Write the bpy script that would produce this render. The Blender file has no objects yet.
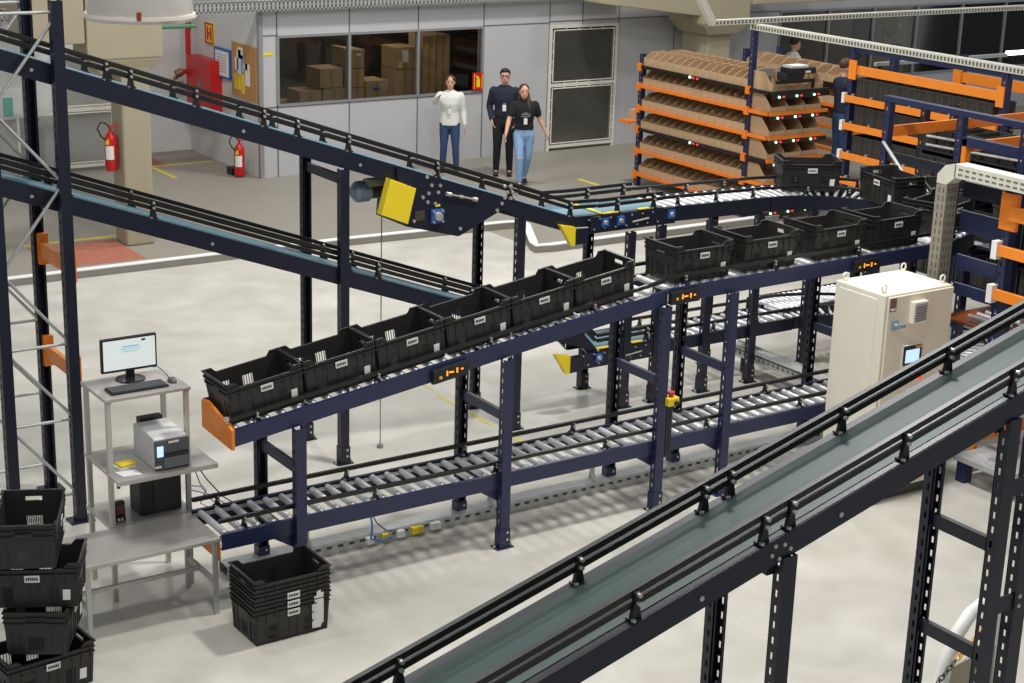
import bpy, math, random
from mathutils import Vector, Matrix, Euler
random.seed(7)
C = bpy.context.scene.collection
PI = math.pi

# ------------------------------------------------------------------ materials
def lin(c):
    return tuple((v/12.92 if v <= .04045 else ((v+.055)/1.055)**2.4) for v in [x/255 for x in c])
def mat(name, rgb, rough=.5, metal=0., bump=0., bscale=60., var=0., vscale=6., emit=None, es=0., alpha=None, trans=0., stretch=None, spec=None):
    m = bpy.data.materials.new(name); m.use_nodes = True
    nt = m.node_tree; b = nt.nodes['Principled BSDF']
    col = lin(rgb)
    b.inputs['Base Color'].default_value = (*col, 1)
    b.inputs['Roughness'].default_value = rough
    b.inputs['Metallic'].default_value = metal
    if spec is not None: b.inputs['Specular IOR Level'].default_value = spec
    if trans: b.inputs['Transmission Weight'].default_value = trans
    if alpha is not None: b.inputs['Alpha'].default_value = alpha
    if emit:
        b.inputs['Emission Color'].default_value = (*lin(emit), 1); b.inputs['Emission Strength'].default_value = es
    tc = nt.nodes.new('ShaderNodeTexCoord'); mp = nt.nodes.new('ShaderNodeMapping')
    nt.links.new(tc.outputs['Object'], mp.inputs['Vector'])
    if stretch: mp.inputs['Scale'].default_value = stretch
    n = nt.nodes.new('ShaderNodeTexNoise'); n.inputs['Scale'].default_value = vscale; n.inputs['Detail'].default_value = 4
    nt.links.new(mp.outputs['Vector'], n.inputs['Vector'])
    v = var if var else .06
    mx = nt.nodes.new('ShaderNodeMix'); mx.data_type = 'RGBA'
    mx.inputs['A'].default_value = (*[c*(1-v) for c in col], 1); mx.inputs['B'].default_value = (*[min(1, c*(1+v)) for c in col], 1)
    nt.links.new(n.outputs['Fac'], mx.inputs['Factor']); nt.links.new(mx.outputs['Result'], b.inputs['Base Color'])
    if bump:
        n2 = nt.nodes.new('ShaderNodeTexNoise'); n2.inputs['Scale'].default_value = bscale
        nt.links.new(mp.outputs['Vector'], n2.inputs['Vector'])
        bp = nt.nodes.new('ShaderNodeBump'); bp.inputs['Strength'].default_value = bump; bp.inputs['Distance'].default_value = .01
        nt.links.new(n2.outputs['Fac'], bp.inputs['Height']); nt.links.new(bp.outputs['Normal'], b.inputs['Normal'])
    return m
M = {}
M['navy'] = mat('navy paint', (36, 43, 78), .38, bump=.05, bscale=90)
M['navy_dark'] = mat('dark navy paint', (21, 25, 42), .38, bump=.05)
M['post_dark'] = mat('dark post paint', (30, 34, 50), .42)
M['black_rail'] = mat('black plastic rail', (27, 26, 25), .38)
M['rail_edge'] = mat('rail edge', (120, 112, 104), .35, .5)
M['black'] = mat('black plastic', (28, 28, 30), .45)
M['crate'] = mat('crate plastic', (41, 40, 39), .45, var=.2, vscale=14, bump=.05)
M['crate2'] = mat('shelf bin plastic', (50, 47, 43), .6, var=.15)
M['steel'] = mat('roller steel', (222, 224, 226), .36, .35)
M['galv'] = mat('galvanised steel', (190, 192, 190), .42, .55, var=.15, vscale=25)
M['stainless'] = mat('stainless steel', (186, 182, 176), .3, .4, var=.15, vscale=5)
M['stain_tube'] = mat('satin tube', (200, 196, 186), .38, .4)
M['belt'] = mat('teal belt', (50, 72, 68), .5, bump=.1, bscale=300)
M['belt_sheen'] = mat('teal belt with blue sheen', (88, 130, 146), .45)  # teal belt tinted light blue; its grazing sheen is painted into the colour
M['orange'] = mat('orange paint', (240, 138, 40), .42, var=.08)
M['orange_shelf'] = mat('orange beam paint', (236, 126, 34), .45, var=.08)
M['yellow'] = mat('yellow paint', (240, 212, 40), .45)
M['blue'] = mat('blue paint', (38, 92, 170), .4)
M['red'] = mat('red paint', (196, 28, 28), .35)
M['white'] = mat('white plastic', (232, 232, 228), .5)
M['label'] = mat('white label', (235, 235, 230), .6)
M['ink'] = mat('ink', (50, 50, 55), .7)
M['greyprint'] = mat('grey print', (130, 130, 132), .7)
M['cream'] = mat('cream enamel', (240, 236, 218), .45, var=.03)
M['cream_shaded'] = mat('cream enamel door', (232, 219, 198), .45, var=.03)  # same enamel as the body, with the front's shade put into the colour
M['beige'] = mat('beige concrete paint', (170, 161, 136), .7, bump=.05, var=.06, vscale=2)
M['wall'] = mat('grey wall panel', (186, 187, 190), .6, var=.04, vscale=1.5)
M['wall_joint'] = mat('panel joint', (104, 105, 108), .6)
M['wall_white'] = mat('white painted wall', (214, 214, 212), .75, bump=.05, var=.04)
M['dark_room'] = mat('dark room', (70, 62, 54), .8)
M['glass_frame'] = mat('window frame grey', (150, 151, 152), .4, .3)
M['cardboard'] = mat('cardboard', (188, 154, 116), .8, var=.12, vscale=5)
M['carton'] = mat('kraft carton', (186, 156, 120), .8, var=.12, vscale=8)
M['cork'] = mat('cork', (190, 140, 88), .85, var=.25, vscale=60)
M['paper'] = mat('paper', (238, 238, 236), .7)
M['paper_blue'] = mat('blue paper', (150, 190, 225), .7)
M['tape'] = mat('floor tape yellow', (206, 190, 78), .7)
M['tape_red'] = mat('floor paint red', (170, 104, 84), .7, var=.2)
M['mesh_frame'] = mat('mesh frame', (222, 220, 208), .5)
M['wire'] = mat('mesh wire', (120, 120, 110), .5, .3)
M['green_pipe'] = mat('green pipe', (100, 150, 120), .5)
M['skin'] = mat('skin', (214, 165, 140), .55)
M['hair_dark'] = mat('dark hair', (46, 34, 28), .6)
M['hair_brown'] = mat('brown hair', (74, 50, 37), .6)
M['shirt_white'] = mat('white shirt', (226, 228, 222), .8, bump=.2, bscale=25)
M['navy_sweater'] = mat('navy sweater', (32, 38, 58), .9, bump=.2, bscale=25)
M['black_cloth'] = mat('black cloth', (28, 28, 32), .9)
M['jeans_dark'] = mat('dark jeans', (52, 74, 112), .85, var=.15)
M['jeans_light'] = mat('light jeans', (132, 166, 206), .85, var=.25, vscale=9)
M['shoe'] = mat('shoe', (40, 38, 38), .6)
M['grey_plastic'] = mat('grey plastic', (84, 86, 90), .5)
M['printer_light'] = mat('printer shell', (214, 216, 216), .45)
M['screen'] = mat('lit screen', (120, 120, 120), .3, emit=(232, 240, 236), es=.72)
M['screen_blue'] = mat('small lit screen', (180, 215, 250), .3, emit=(185, 215, 250), es=.9)
M['led_green'] = mat('green led', (150, 255, 190), .3, emit=(170, 255, 200), es=3)
M['led_red'] = mat('red led', (230, 60, 60), .3, emit=(240, 60, 60), es=1.0)
M['led_orange'] = mat('orange led', (250, 150, 50), .3, emit=(255, 150, 50), es=1.3)
M['motor'] = mat('motor grey blue', (150, 166, 178), .4, .2)
M['motor_dark'] = mat('motor dark', (76, 74, 62), .5, .3)
M['bolt'] = mat('bolt', (200, 196, 186), .35, .6)
M['trunk'] = mat('cable trunk plastic', (206, 204, 190), .55)
M['slot_grey'] = mat('cable trunk slots', (96, 94, 88), .7)
M['trunk_grey'] = mat('grey cable trunk', (146, 140, 126), .55, var=.15, vscale=20)
M['alu'] = mat('lamp aluminium', (232, 224, 212), .24, .55, var=.12, vscale=4)
M['rust'] = mat('brown plate', (150, 78, 26), .5)
M['cable_blue'] = mat('blue cable', (60, 130, 215), .5)
M['cable'] = mat('black cable', (25, 25, 27), .5)
M['teal_glass'] = mat('teal plastic', (120, 190, 175), .4)
M['fluor'] = mat('lit tube', (255, 255, 250), .3, emit=(255, 255, 248), es=4)
M['screenline'] = mat('screen text', (90, 190, 205), .5, emit=(120, 170, 190), es=.5)
def glass_mat():
    m = bpy.data.materials.new('window glass'); m.use_nodes = True
    nt = m.node_tree; nt.nodes.clear()
    o = nt.nodes.new('ShaderNodeOutputMaterial'); mx = nt.nodes.new('ShaderNodeMixShader')
    t = nt.nodes.new('ShaderNodeBsdfTransparent'); g = nt.nodes.new('ShaderNodeBsdfGlossy'); g.inputs['Roughness'].default_value = .03
    t.inputs['Color'].default_value = (.8, .82, .8, 1)
    fr = nt.nodes.new('ShaderNodeFresnel'); fr.inputs['IOR'].default_value = 1.35
    nt.links.new(fr.outputs[0], mx.inputs[0]); nt.links.new(t.outputs[0], mx.inputs[1]); nt.links.new(g.outputs[0], mx.inputs[2]); nt.links.new(mx.outputs[0], o.inputs[0])
    return m
M['glass'] = glass_mat()
def floor_mat():
    m = bpy.data.materials.new('polished concrete'); m.use_nodes = True
    nt = m.node_tree; b = nt.nodes['Principled BSDF']; N = nt.nodes.new; Lk = nt.links.new
    geo = N('ShaderNodeNewGeometry'); sep = N('ShaderNodeSeparateXYZ'); Lk(geo.outputs['Position'], sep.inputs[0])
    n1 = N('ShaderNodeTexNoise'); n1.inputs['Scale'].default_value = .55; n1.inputs['Detail'].default_value = 7; n1.inputs['Roughness'].default_value = .6; Lk(geo.outputs['Position'], n1.inputs['Vector'])
    n2 = N('ShaderNodeTexNoise'); n2.inputs['Scale'].default_value = 2.2; n2.inputs['Detail'].default_value = 8; n2.inputs['Distortion'].default_value = .3; Lk(geo.outputs['Position'], n2.inputs['Vector'])
    r1 = N('ShaderNodeValToRGB'); r1.color_ramp.elements[0].position = .3; r1.color_ramp.elements[1].position = .7
    r1.color_ramp.elements[0].color = (*lin((184, 181, 172)), 1); r1.color_ramp.elements[1].color = (*lin((206, 203, 194)), 1)
    Lk(n1.outputs['Fac'], r1.inputs[0])
    r2 = N('ShaderNodeValToRGB'); r2.color_ramp.elements[0].position = .3; r2.color_ramp.elements[1].position = .75
    r2.color_ramp.elements[0].color = (.93, .925, .91, 1); r2.color_ramp.elements[1].color = (1.03, 1.03, 1.03, 1)
    Lk(n2.outputs['Fac'], r2.inputs[0])
    mu = N('ShaderNodeMix'); mu.data_type = 'RGBA'; mu.blend_type = 'MULTIPLY'; mu.inputs['Factor'].default_value = 1
    Lk(r1.outputs[0], mu.inputs['A']); Lk(r2.outputs[0], mu.inputs['B'])
    # older, greyer concrete bay beyond the cable trunk (Y > 20, and Y > 18.7 where X > 13)
    gx = N('ShaderNodeMath'); gx.operation = 'GREATER_THAN'; gx.inputs[1].default_value = 13.0; Lk(sep.outputs['X'], gx.inputs[0])
    m1 = N('ShaderNodeMath'); m1.operation = 'MULTIPLY_ADD'; m1.inputs[1].default_value = -1.35; m1.inputs[2].default_value = 20.05; Lk(gx.outputs[0], m1.inputs[0])
    gy = N('ShaderNodeMath'); gy.operation = 'GREATER_THAN'; Lk(sep.outputs['Y'], gy.inputs[0]); Lk(m1.outputs[0], gy.inputs[1])
    far = N('ShaderNodeMix'); far.data_type = 'RGBA'; far.inputs['B'].default_value = (*lin((150, 145, 134)), 1)
    Lk(gy.outputs[0], far.inputs['Factor']); Lk(mu.outputs['Result'], far.inputs['A'])
    mu2 = N('ShaderNodeMix'); mu2.data_type = 'RGBA'; mu2.blend_type = 'MULTIPLY'; mu2.inputs['Factor'].default_value = .6
    Lk(far.outputs['Result'], mu2.inputs['A']); Lk(r2.outputs[0], mu2.inputs['B'])
    Lk(mu2.outputs['Result'], b.inputs['Base Color'])
    b.inputs['Roughness'].default_value = .5
    b.inputs['Specular IOR Level'].default_value = .35
    return m
M['floor'] = floor_mat()

# ------------------------------------------------------------------ mesh builder
def basis(d):
    d = Vector(d).normalized(); u = Vector((0, 0, 1)) if abs(d.z) < .95 else Vector((1, 0, 0))
    a = d.cross(u).normalized(); return a, a.cross(d).normalized()
class MB:
    def __init__(s): s.v = []; s.f = []; s.m = []; s.cur = 0
    def mi(s, k): s.cur = k; return s
    def add(s, vs, fs):
        o = len(s.v); s.v += [tuple(v) for v in vs]; s.f += [tuple(i+o for i in f) for f in fs]; s.m += [s.cur]*len(fs); return s
    def hexa(s, p):  # 4 bottom ccw, 4 top ccw
        return s.add(p, [(3, 2, 1, 0), (4, 5, 6, 7), (0, 1, 5, 4), (1, 2, 6, 5), (2, 3, 7, 6), (3, 0, 4, 7)])
    def box(s, x0, x1, y0, y1, z0, z1):
        return s.hexa([(x0, y0, z0), (x1, y0, z0), (x1, y1, z0), (x0, y1, z0), (x0, y0, z1), (x1, y0, z1), (x1, y1, z1), (x0, y1, z1)])
    def bar(s, p, q, w, h, up=(0, 0, 1)):   # rectangular bar p->q, w sideways, h along up
        p = Vector(p); q = Vector(q); d = (q-p).normalized(); u = Vector(up); a = d.cross(u).normalized(); u = a.cross(d).normalized()
        a = a*w/2; u = u*h/2
        return s.hexa([p-a-u, p+a-u, q+a-u, q-a-u, p-a+u, p+a+u, q+a+u, q-a+u])
    def prism(s, poly, fn, a, b):  # poly 2d, fn(u,v,w)->xyz
        n = len(poly); vs = [fn(u, v, a) for u, v in poly]+[fn(u, v, b) for u, v in poly]
        return s.add(vs, [tuple(range(n-1, -1, -1)), tuple(range(n, 2*n))]+[(i, (i+1) % n, n+(i+1) % n, n+i) for i in range(n)])
    def tube(s, p, q, r, n=10, r2=None):
        p = Vector(p); q = Vector(q); a, b = basis(q-p); r2 = r if r2 is None else r2
        vs = [p+(a*math.cos(2*PI*i/n)+b*math.sin(2*PI*i/n))*r for i in range(n)]+[q+(a*math.cos(2*PI*i/n)+b*math.sin(2*PI*i/n))*r2 for i in range(n)]
        return s.add(vs, [tuple(range(n)), tuple(range(2*n-1, n-1, -1))]+[(n+i, n+(i+1) % n, (i+1) % n, i) for i in range(n)])
    def path(s, pts, r, n=8):
        P = [Vector(p) for p in pts]; rings = []
        a = None
        for i, p in enumerate(P):
            d = (P[min(i+1, len(P)-1)]-P[max(i-1, 0)]).normalized()
            if a is None: a, b = basis(d)
            else:
                a = (a-d*a.dot(d)).normalized(); b = a.cross(d).normalized()
            rings.append([p+(a*math.cos(2*PI*k/n)+b*math.sin(2*PI*k/n))*r for k in range(n)])
        vs = [v for g in rings for v in g]; fs = [tuple(range(n)), tuple(range(len(vs)-1, len(vs)-n-1, -1))]
        for i in range(len(P)-1):
            for k in range(n): fs.append((i*n+n+k, i*n+n+(k+1) % n, i*n+(k+1) % n, i*n+k))
        return s.add(vs, fs)
    def strip(s, pts, w, h, closed_ends=True):  # rectangular section swept along horizontal-ish path
        P = [Vector(p) for p in pts]; vs = []
        for i, p in enumerate(P):
            d = (P[min(i+1, len(P)-1)]-P[max(i-1, 0)]).normalized(); a = d.cross(Vector((0, 0, 1))).normalized()*w/2; u = Vector((0, 0, h/2))
            vs += [p-a-u, p+a-u, p+a+u, p-a+u]
        fs = [(3, 2, 1, 0), tuple(len(vs)-4+k for k in (0, 1, 2, 3))]
        for i in range(len(P)-1):
            for k in range(4): fs.append((i*4+k, i*4+(k+1) % 4, i*4+4+(k+1) % 4, i*4+4+k))
        return s.add(vs, fs)
    def loft(s, secs, n=14):  # (center, rx, ry) stacked in z; closed
        vs = []
        for c, rx, ry in secs: vs += [(c[0]+rx*math.cos(2*PI*i/n), c[1]+ry*math.sin(2*PI*i/n), c[2]) for i in range(n)]
        k = len(secs); fs = [tuple(range(n-1, -1, -1)), tuple(range((k-1)*n, k*n))]
        for j in range(k-1):
            for i in range(n): fs.append((j*n+i, j*n+(i+1) % n, j*n+n+(i+1) % n, j*n+n+i))
        return s.add(vs, fs)
    def lathe(s, prof, c=(0, 0, 0), n=24, axis='z'):
        vs = []; k = len(prof)
        for r, z in prof:
            for i in range(n):
                a = 2*PI*i/n; x, y = r*math.cos(a), r*math.sin(a)
                vs.append((c[0]+x, c[1]+y, c[2]+z) if axis == 'z' else ((c[0]+x, c[1]-z, c[2]+y) if axis == 'y' else (c[0]+z, c[1]+x, c[2]+y)))
        fs = [tuple(range(n-1, -1, -1)), tuple(range((k-1)*n, k*n))]
        for j in range(k-1):
            for i in range(n): fs.append((j*n+i, j*n+(i+1) % n, j*n+n+(i+1) % n, j*n+n+i))
        return s.add(vs, fs)
    def ball(s, c, rx, ry=None, rz=None, n=10, m=7):
        ry = rx if ry is None else ry; rz = rx if rz is None else rz
        vs = [(c[0], c[1], c[2]-rz)]
        for j in range(1, m):
            t = -PI/2+PI*j/m
            vs += [(c[0]+rx*math.cos(t)*math.cos(2*PI*i/n), c[1]+ry*math.cos(t)*math.sin(2*PI*i/n), c[2]+rz*math.sin(t)) for i in range(n)]
        vs.append((c[0], c[1], c[2]+rz)); L = len(vs)-1
        fs = [(0, 1+(i+1) % n, 1+i) for i in range(n)]+[(L, 1+(m-2)*n+i, 1+(m-2)*n+(i+1) % n) for i in range(n)]
        for j in range(m-2):
            for i in range(n): fs.append((1+j*n+i, 1+j*n+(i+1) % n, 1+j*n+n+(i+1) % n, 1+j*n+n+i))
        return s.add(vs, fs)
    def chain(s, pr, n=10):  # [(p,r)...] tapered limb with balls
        for (p, r) in pr: s.ball(p, r)
        for (p, r), (q, t) in zip(pr, pr[1:]): s.tube(p, q, r, n, t)
        return s
    def each(s, name, mats, parent=None, **kw):   # every separate piece becomes a part of its own
        p = list(range(len(s.v)))
        def find(i):
            while p[i] != i: p[i] = p[p[i]]; i = p[i]
            return i
        for f in s.f:
            for k in f[1:]: p[find(k)] = find(f[0])
        groups = {}
        for f, mi in zip(s.f, s.m): groups.setdefault(find(f[0]), []).append((f, mi))
        out = []
        for g in groups.values():
            m = MB(); ids = {}
            for f, mi in g:
                for i in f:
                    if i not in ids: ids[i] = len(m.v); m.v.append(s.v[i])
                m.f.append(tuple(ids[i] for i in f)); m.m.append(mi)
            out.append(m.build(name, mats, parent, **kw))
        return out
    def build(s, name, mats, parent=None, local=False, bevel=0., smooth=False, loc=None, remesh=0., sub=0):
        off = Vector((0, 0, 0))
        if parent is not None and not local:
            p = parent
            while p is not None: off += p.location; p = p.parent
        if loc is not None: off = Vector(loc)
        me = bpy.data.meshes.new(name); me.from_pydata([tuple(Vector(v)-off) for v in s.v], [], s.f)
        if not isinstance(mats, (list, tuple)): mats = [mats]
        for m in mats: me.materials.append(m)
        if len(mats) > 1: me.polygons.foreach_set('material_index', s.m)
        me.validate(); me.update()
        if smooth or remesh:
            me.polygons.foreach_set('use_smooth', [True]*len(me.polygons))
            if not remesh: me.set_sharp_from_angle(angle=math.radians(38))
        o = bpy.data.objects.new(name, me); C.objects.link(o)
        if loc is not None: o.location = loc
        if parent is not None: o.parent = parent
        if remesh:
            r = o.modifiers.new('r', 'REMESH'); r.mode = 'VOXEL'; r.voxel_size = remesh; r.use_smooth_shade = True
            k = o.modifiers.new('s', 'SMOOTH'); k.factor = .5; k.iterations = 3
        if bevel:
            b = o.modifiers.new('b', 'BEVEL'); b.width = bevel; b.segments = 2; b.limit_method = 'ANGLE'
        return o
def thing(name, label, cat, loc=(0, 0, 0), group=None, rz=0, kind=None):
    o = bpy.data.objects.new(name, None); C.objects.link(o); o.location = loc; o.rotation_euler = (0, 0, rz)
    o.empty_display_size = .1
    return tag(o, label, cat, group, kind)
def tag(o, label=None, cat=None, group=None, kind=None):
    if label: o['label'] = label
    if cat: o['category'] = cat
    if group: o['group'] = group
    if kind: o['kind'] = kind
    return o
def struct(o): o['kind'] = 'structure'; return o
KIDS = {}
def copy_tree(o, parent=None):
    c = o.copy(); C.objects.link(c)
    if parent is not None: c.parent = parent
    for ch in list(o.children): copy_tree(ch, c)
    return c
def dup(o, loc, rot=None, label=None, group=None):
    c = copy_tree(o); c.location = loc
    if rot is not None: c.rotation_euler = rot
    if label: c['label'] = label
    if group: c['group'] = group
    return c
def part_copy(o, loc, rot=None, parent=None):
    c = copy_tree(o, parent if parent is not None else o.parent); c.location = loc
    if rot is not None: c.rotation_euler = rot
    return c
XZ = lambda y: (lambda u, v, w: (u, w, v))
fXZ = lambda u, v, w: (u, w, v)
fYZ = lambda u, v, w: (w, u, v)
fXY = lambda u, v, w: (u, v, w)
ordw = ['first', 'second', 'third', 'fourth', 'fifth', 'sixth', 'seventh', 'eighth', 'ninth', 'tenth', 'eleventh', 'twelfth', 'thirteenth', 'fourteenth', 'fifteenth', 'sixteenth', 'seventeenth', 'eighteenth', 'nineteenth', 'twentieth']

# ------------------------------------------------------------------ room
struct(MB().box(1, 34, 2, 30, -.1, 0).build('floor', M['floor']))
# back wall of panels: X 11.72..32 at Y 24.6, windows cut as real openings
def wall_back():
    m = MB(); y0, y1 = 24.6, 24.75
    def seg(x0, x1, z0, z1): m.box(x0, x1, y0, y1, z0, z1)
    WZ0, WZ1 = 1.165, 2.265
    seg(11.72, 12.03, 0, 3.6); seg(12.03, 15.93, 0, WZ0); seg(12.03, 15.93, WZ1, 3.6); seg(15.93, 17.36, 0, 3.6)
    seg(17.36, 18.84, 2.2, 3.6); seg(18.84, 22.8, 0, 3.6); seg(22.8, 31.5, 0, .9); seg(22.8, 31.5, 2.3, 3.6); seg(31.5, 33, 0, 3.6)
    w = struct(m.build('wall_back', M['wall']))
    j = MB()
    for x in (12.02, 13.33, 14.64, 15.95, 17.33, 18.05, 18.86, 20.17, 21.4):
        a = [(0, WZ0), (WZ1, 3.6)] if x in (13.33, 14.64) else ([(2.25, 3.6)] if x == 18.05 else [(0, 3.6)])
        for z0, z1 in a: j.box(x-.009, x+.009, 24.592, 24.601, z0, z1)
    for x0, x1, z in ((11.75, 12.03, 1.14), (11.75, 12.03, 2.29), (15.95, 17.33, 2.29), (17.33, 22.8, 2.31), (12.03, 15.93, 1.14)):
        j.box(x0, x1, 24.592, 24.601, z-.008, z+.008)
    j.build('panel_joint', M['wall_joint'], w)
wall_back()
def window(n, xs, z0, z1, y=24.6):
    r = thing('window_%d' % n, None, None, (xs[0], y, z0)); struct(r)
    f = MB()
    for x in xs: f.box(x-.022, x+.022, y-.025, y+.06, z0, z1)
    f.box(xs[0], xs[-1], y-.02, y+.06, z0-.02, z0+.02); f.box(xs[0], xs[-1], y-.02, y+.06, z1-.02, z1+.02)
    f.build('window_frame', M['glass_frame'], r)
    for a, b in zip(xs, xs[1:]): MB().box(a+.02, b-.02, y+.02, y+.028, z0+.02, z1-.02).build('window_pane', M['glass'], r)
window(1, [12.03, 13.33, 14.64, 15.93], 1.165, 2.265)
window(2, [22.8, 24.1, 25.35, 26.6, 27.95, 29.3, 30.5, 31.5], .9, 2.3)
# store room behind the glass
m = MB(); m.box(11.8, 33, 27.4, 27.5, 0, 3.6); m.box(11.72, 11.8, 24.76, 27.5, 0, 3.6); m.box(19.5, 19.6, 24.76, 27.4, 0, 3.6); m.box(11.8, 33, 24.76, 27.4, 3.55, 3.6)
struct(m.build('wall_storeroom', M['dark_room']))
# end return wall with cork board, white walls to the left
struct(MB().box(11.7, 11.75, 24.75, 27.4, 0, 3.6).box(11.7, 11.72, 24.6, 24.75, 0, 3.6).build('wall_side', M['wall_white']))
struct(MB().box(8.6, 11.75, 27.4, 27.5, 0, 3.6).build('wall_far_left', M['wall_white']))
struct(MB().box(4.0, 10.1, 26.5, 26.6, 0, 3.6).box(10.0, 10.1, 26.6, 27.4, 0, 3.6).build('wall_left', M['wall_white']))
m = MB()
for x in (10.75,): m.box(x-.01, x+.01, 27.39, 27.4, 0, 3.6)
for z in (1.2, 2.4): m.box(8.6, 11.6, 27.392, 27.4, z-.006, z+.006)
struct(m.build('trim_1', M['wall_joint']))
# corner strip on the white wall end
struct(MB().box(11.69, 11.76, 24.57, 24.64, 0, 2.7).build('trim_2', M['glass_frame']))

# perforated cable tray running above the wall panels
def perf_tray(name, label, p, q, w, h, n, mt, mt2, parent=None):
    r = thing(name, label, 'cable tray', p)
    m = MB(); P = Vector(p); Q = Vector(q); d = (Q-P)
    m.bar(P+Vector((0, 0, h/2-.012)), Q+Vector((0, 0, h/2-.012)), w, .024); m.bar(P-Vector((0, 0, h/2-.012)), Q-Vector((0, 0, h/2-.012)), w, .024); m.bar(P, Q, w*.96, .012)
    for i in range(n+1):
        c = P+d*i/n; e = d.normalized()*.02
        m.bar(c-e, c+e, w, h-.01)
    m.build('tray', mt, r); return r
perf_tray('cable_tray', 'long perforated grey cable tray running along the top of the panel wall', (5.0, 24.45, 2.78), (18.6, 24.45, 2.78), .1, .17, 190, M['galv'], None)
perf_tray('cable_tray', 'second perforated tray section above the storeroom wall behind the beige pillar', (21.6, 24.45, 2.86), (32, 24.45, 2.86), .1, .12, 140, M['galv'], None)

# columns with corbels and beams
def column(x0, x1, y0, y1, zc, label, corb):
    r = thing('column', label, 'column', ((x0+x1)/2, (y0+y1)/2, 0))
    MB().box(x0, x1, y0, y1, 0, zc).build('shaft', M['beige'], r, bevel=.03)
    m = MB()
    for (a0, a1, b0, b1, z0, z1, s) in corb:
        m.hexa([(a0+s, b0+s*.4, z0), (a1-s, b0+s*.4, z0), (a1-s, b1-s*.4, z0), (a0+s, b1-s*.4, z0), (a0, b0, z0+s), (a1, b0, z0+s), (a1, b1, z0+s), (a0, b1, z0+s)]); m.box(a0, a1, b0, b1, z0+s, z1)
    m.build('corbel', M['beige'], r, bevel=.02); return r
struct(column(8.12, 8.52, 21.25, 21.68, 3.9, 'beige concrete column carrying the red fire extinguisher', [(7.66, 8.7, 21.2, 21.75, 2.33, 3.9, .2)]))
struct(column(20.15, 20.7, 23.6, 24.35, 3.6, 'beige concrete pillar behind the cardboard bin rack', [(19.85, 20.95, 23.4, 24.4, 2.08, 3.6, .2)]))
def beam(n, *a):
    return struct(MB().box(*a).build('trim_%d' % n, M['beige'], bevel=.015))
beam(3, 7.9, 8.6, 21.75, 26.4, 2.72, 3.3)
struct(MB().hexa([(17.6, 23.5, 2.72), (19.94, 23.5, 2.42), (19.94, 24.0, 2.42), (17.6, 24.0, 2.72), (17.6, 23.5, 3.3), (19.94, 23.5, 3.3), (19.94, 24.0, 3.3), (17.6, 24.0, 3.3)]).build('trim_4', M['beige'], bevel=.015))
beam(5, 20.95, 23.2, 23.3, 23.8, 2.62, 3.2)
beam(6, 6.8, 7.64, 21.2, 21.7, 2.75, 3.5)

# mesh doors
def mesh_panel(r, x0, x1, y, z0, z1, step=.045, wr=.0028, name='mesh_panel'):
    m = MB(); W = x1-x0; H = z1-z0
    k = -H
    while k < W:
        a0 = max(0, k); a1 = min(W, k+H)
        if a1 > a0+.01: m.bar((x0+a0, y, z0+a0-k), (x0+a1, y, z0+a1-k), wr*2, wr*2, (0, 1, 0))
        b0 = max(0, k); b1 = min(W, k+H)
        if b1 > b0+.01: m.bar((x0+b0, y+.004, z1-(b0-k)), (x0+b1, y+.004, z1-(b1-k)), wr*2, wr*2, (0, 1, 0))
        k += step
    m.build(name, M['wire'], r)
def mesh_door(n, x0, x1, y, ztop, zmid):
    r = thing('door_%d' % n, None, None, (x0, y, 0)); struct(r)
    f = MB(); t = .05
    f.box(x0, x0+t, y-.04, y, 0, ztop); f.box(x1-t, x1, y-.04, y, 0, ztop); f.box(x0+t, x1-t, y-.04, y, ztop-t, ztop)
    f.box(x0+t, x1-t, y-.04, y, zmid-.03, zmid+.03); f.box(x0+t, x1-t, y-.04, y, .05, .1)
    f.build('door_frame', M['mesh_frame'], r)
    for z0, z1 in ((.13, zmid-.06), (zmid+.06, ztop-.09)):
        g = MB(); a, b = x0+.09, x1-.09
        for p, q in (((a, z0), (b, z0)), ((b, z0), (b, z1)), ((b, z1), (a, z1)), ((a, z1), (a, z0))): g.tube((p[0], y-.03, p[1]), (q[0], y-.03, q[1]), .012, 8)
        for i in range(1, 5):
            zz = z0+(z1-z0)*i/5
            g.box(x0+.05, a, y-.036, y-.024, zz-.01, zz+.01); g.box(b, x1-.05, y-.036, y-.024, zz-.01, zz+.01)
            xx = a+(b-a)*i/5; g.box(xx-.01, xx+.01, y-.036, y-.024, z1, z1+.03); g.box(xx-.01, xx+.01, y-.036, y-.024, z0-.03, z0)
        g.build('inner_frame', M['mesh_frame'], r)
        mesh_panel(r, a, b, y-.03, z0, z1)
mesh_door(1, 17.33, 18.84, 24.6, 2.24, 1.18)
mesh_door(2, 9.03, 10.0, 26.45, 2.0, 1.0)
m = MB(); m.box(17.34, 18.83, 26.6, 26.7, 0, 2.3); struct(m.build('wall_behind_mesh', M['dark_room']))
# grey service panel with mesh low part left of the small gate
r = thing('mesh_fence_panel', 'low wire mesh fence panel left of the white mesh gate', 'fence', (8.4, 26.3, 0))
MB().box(8.3, 8.34, 26.28, 26.32, 0, 1.0).box(8.95, 8.99, 26.28, 26.32, 0, 1.0).box(8.34, 8.95, 26.28, 26.32, .96, 1.0).box(8.34, 8.95, 26.28, 26.32, .03, .07).build('fence_frame', M['mesh_frame'], r)
mesh_panel(r, 8.34, 8.95, 26.3, .07, .96)

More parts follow.
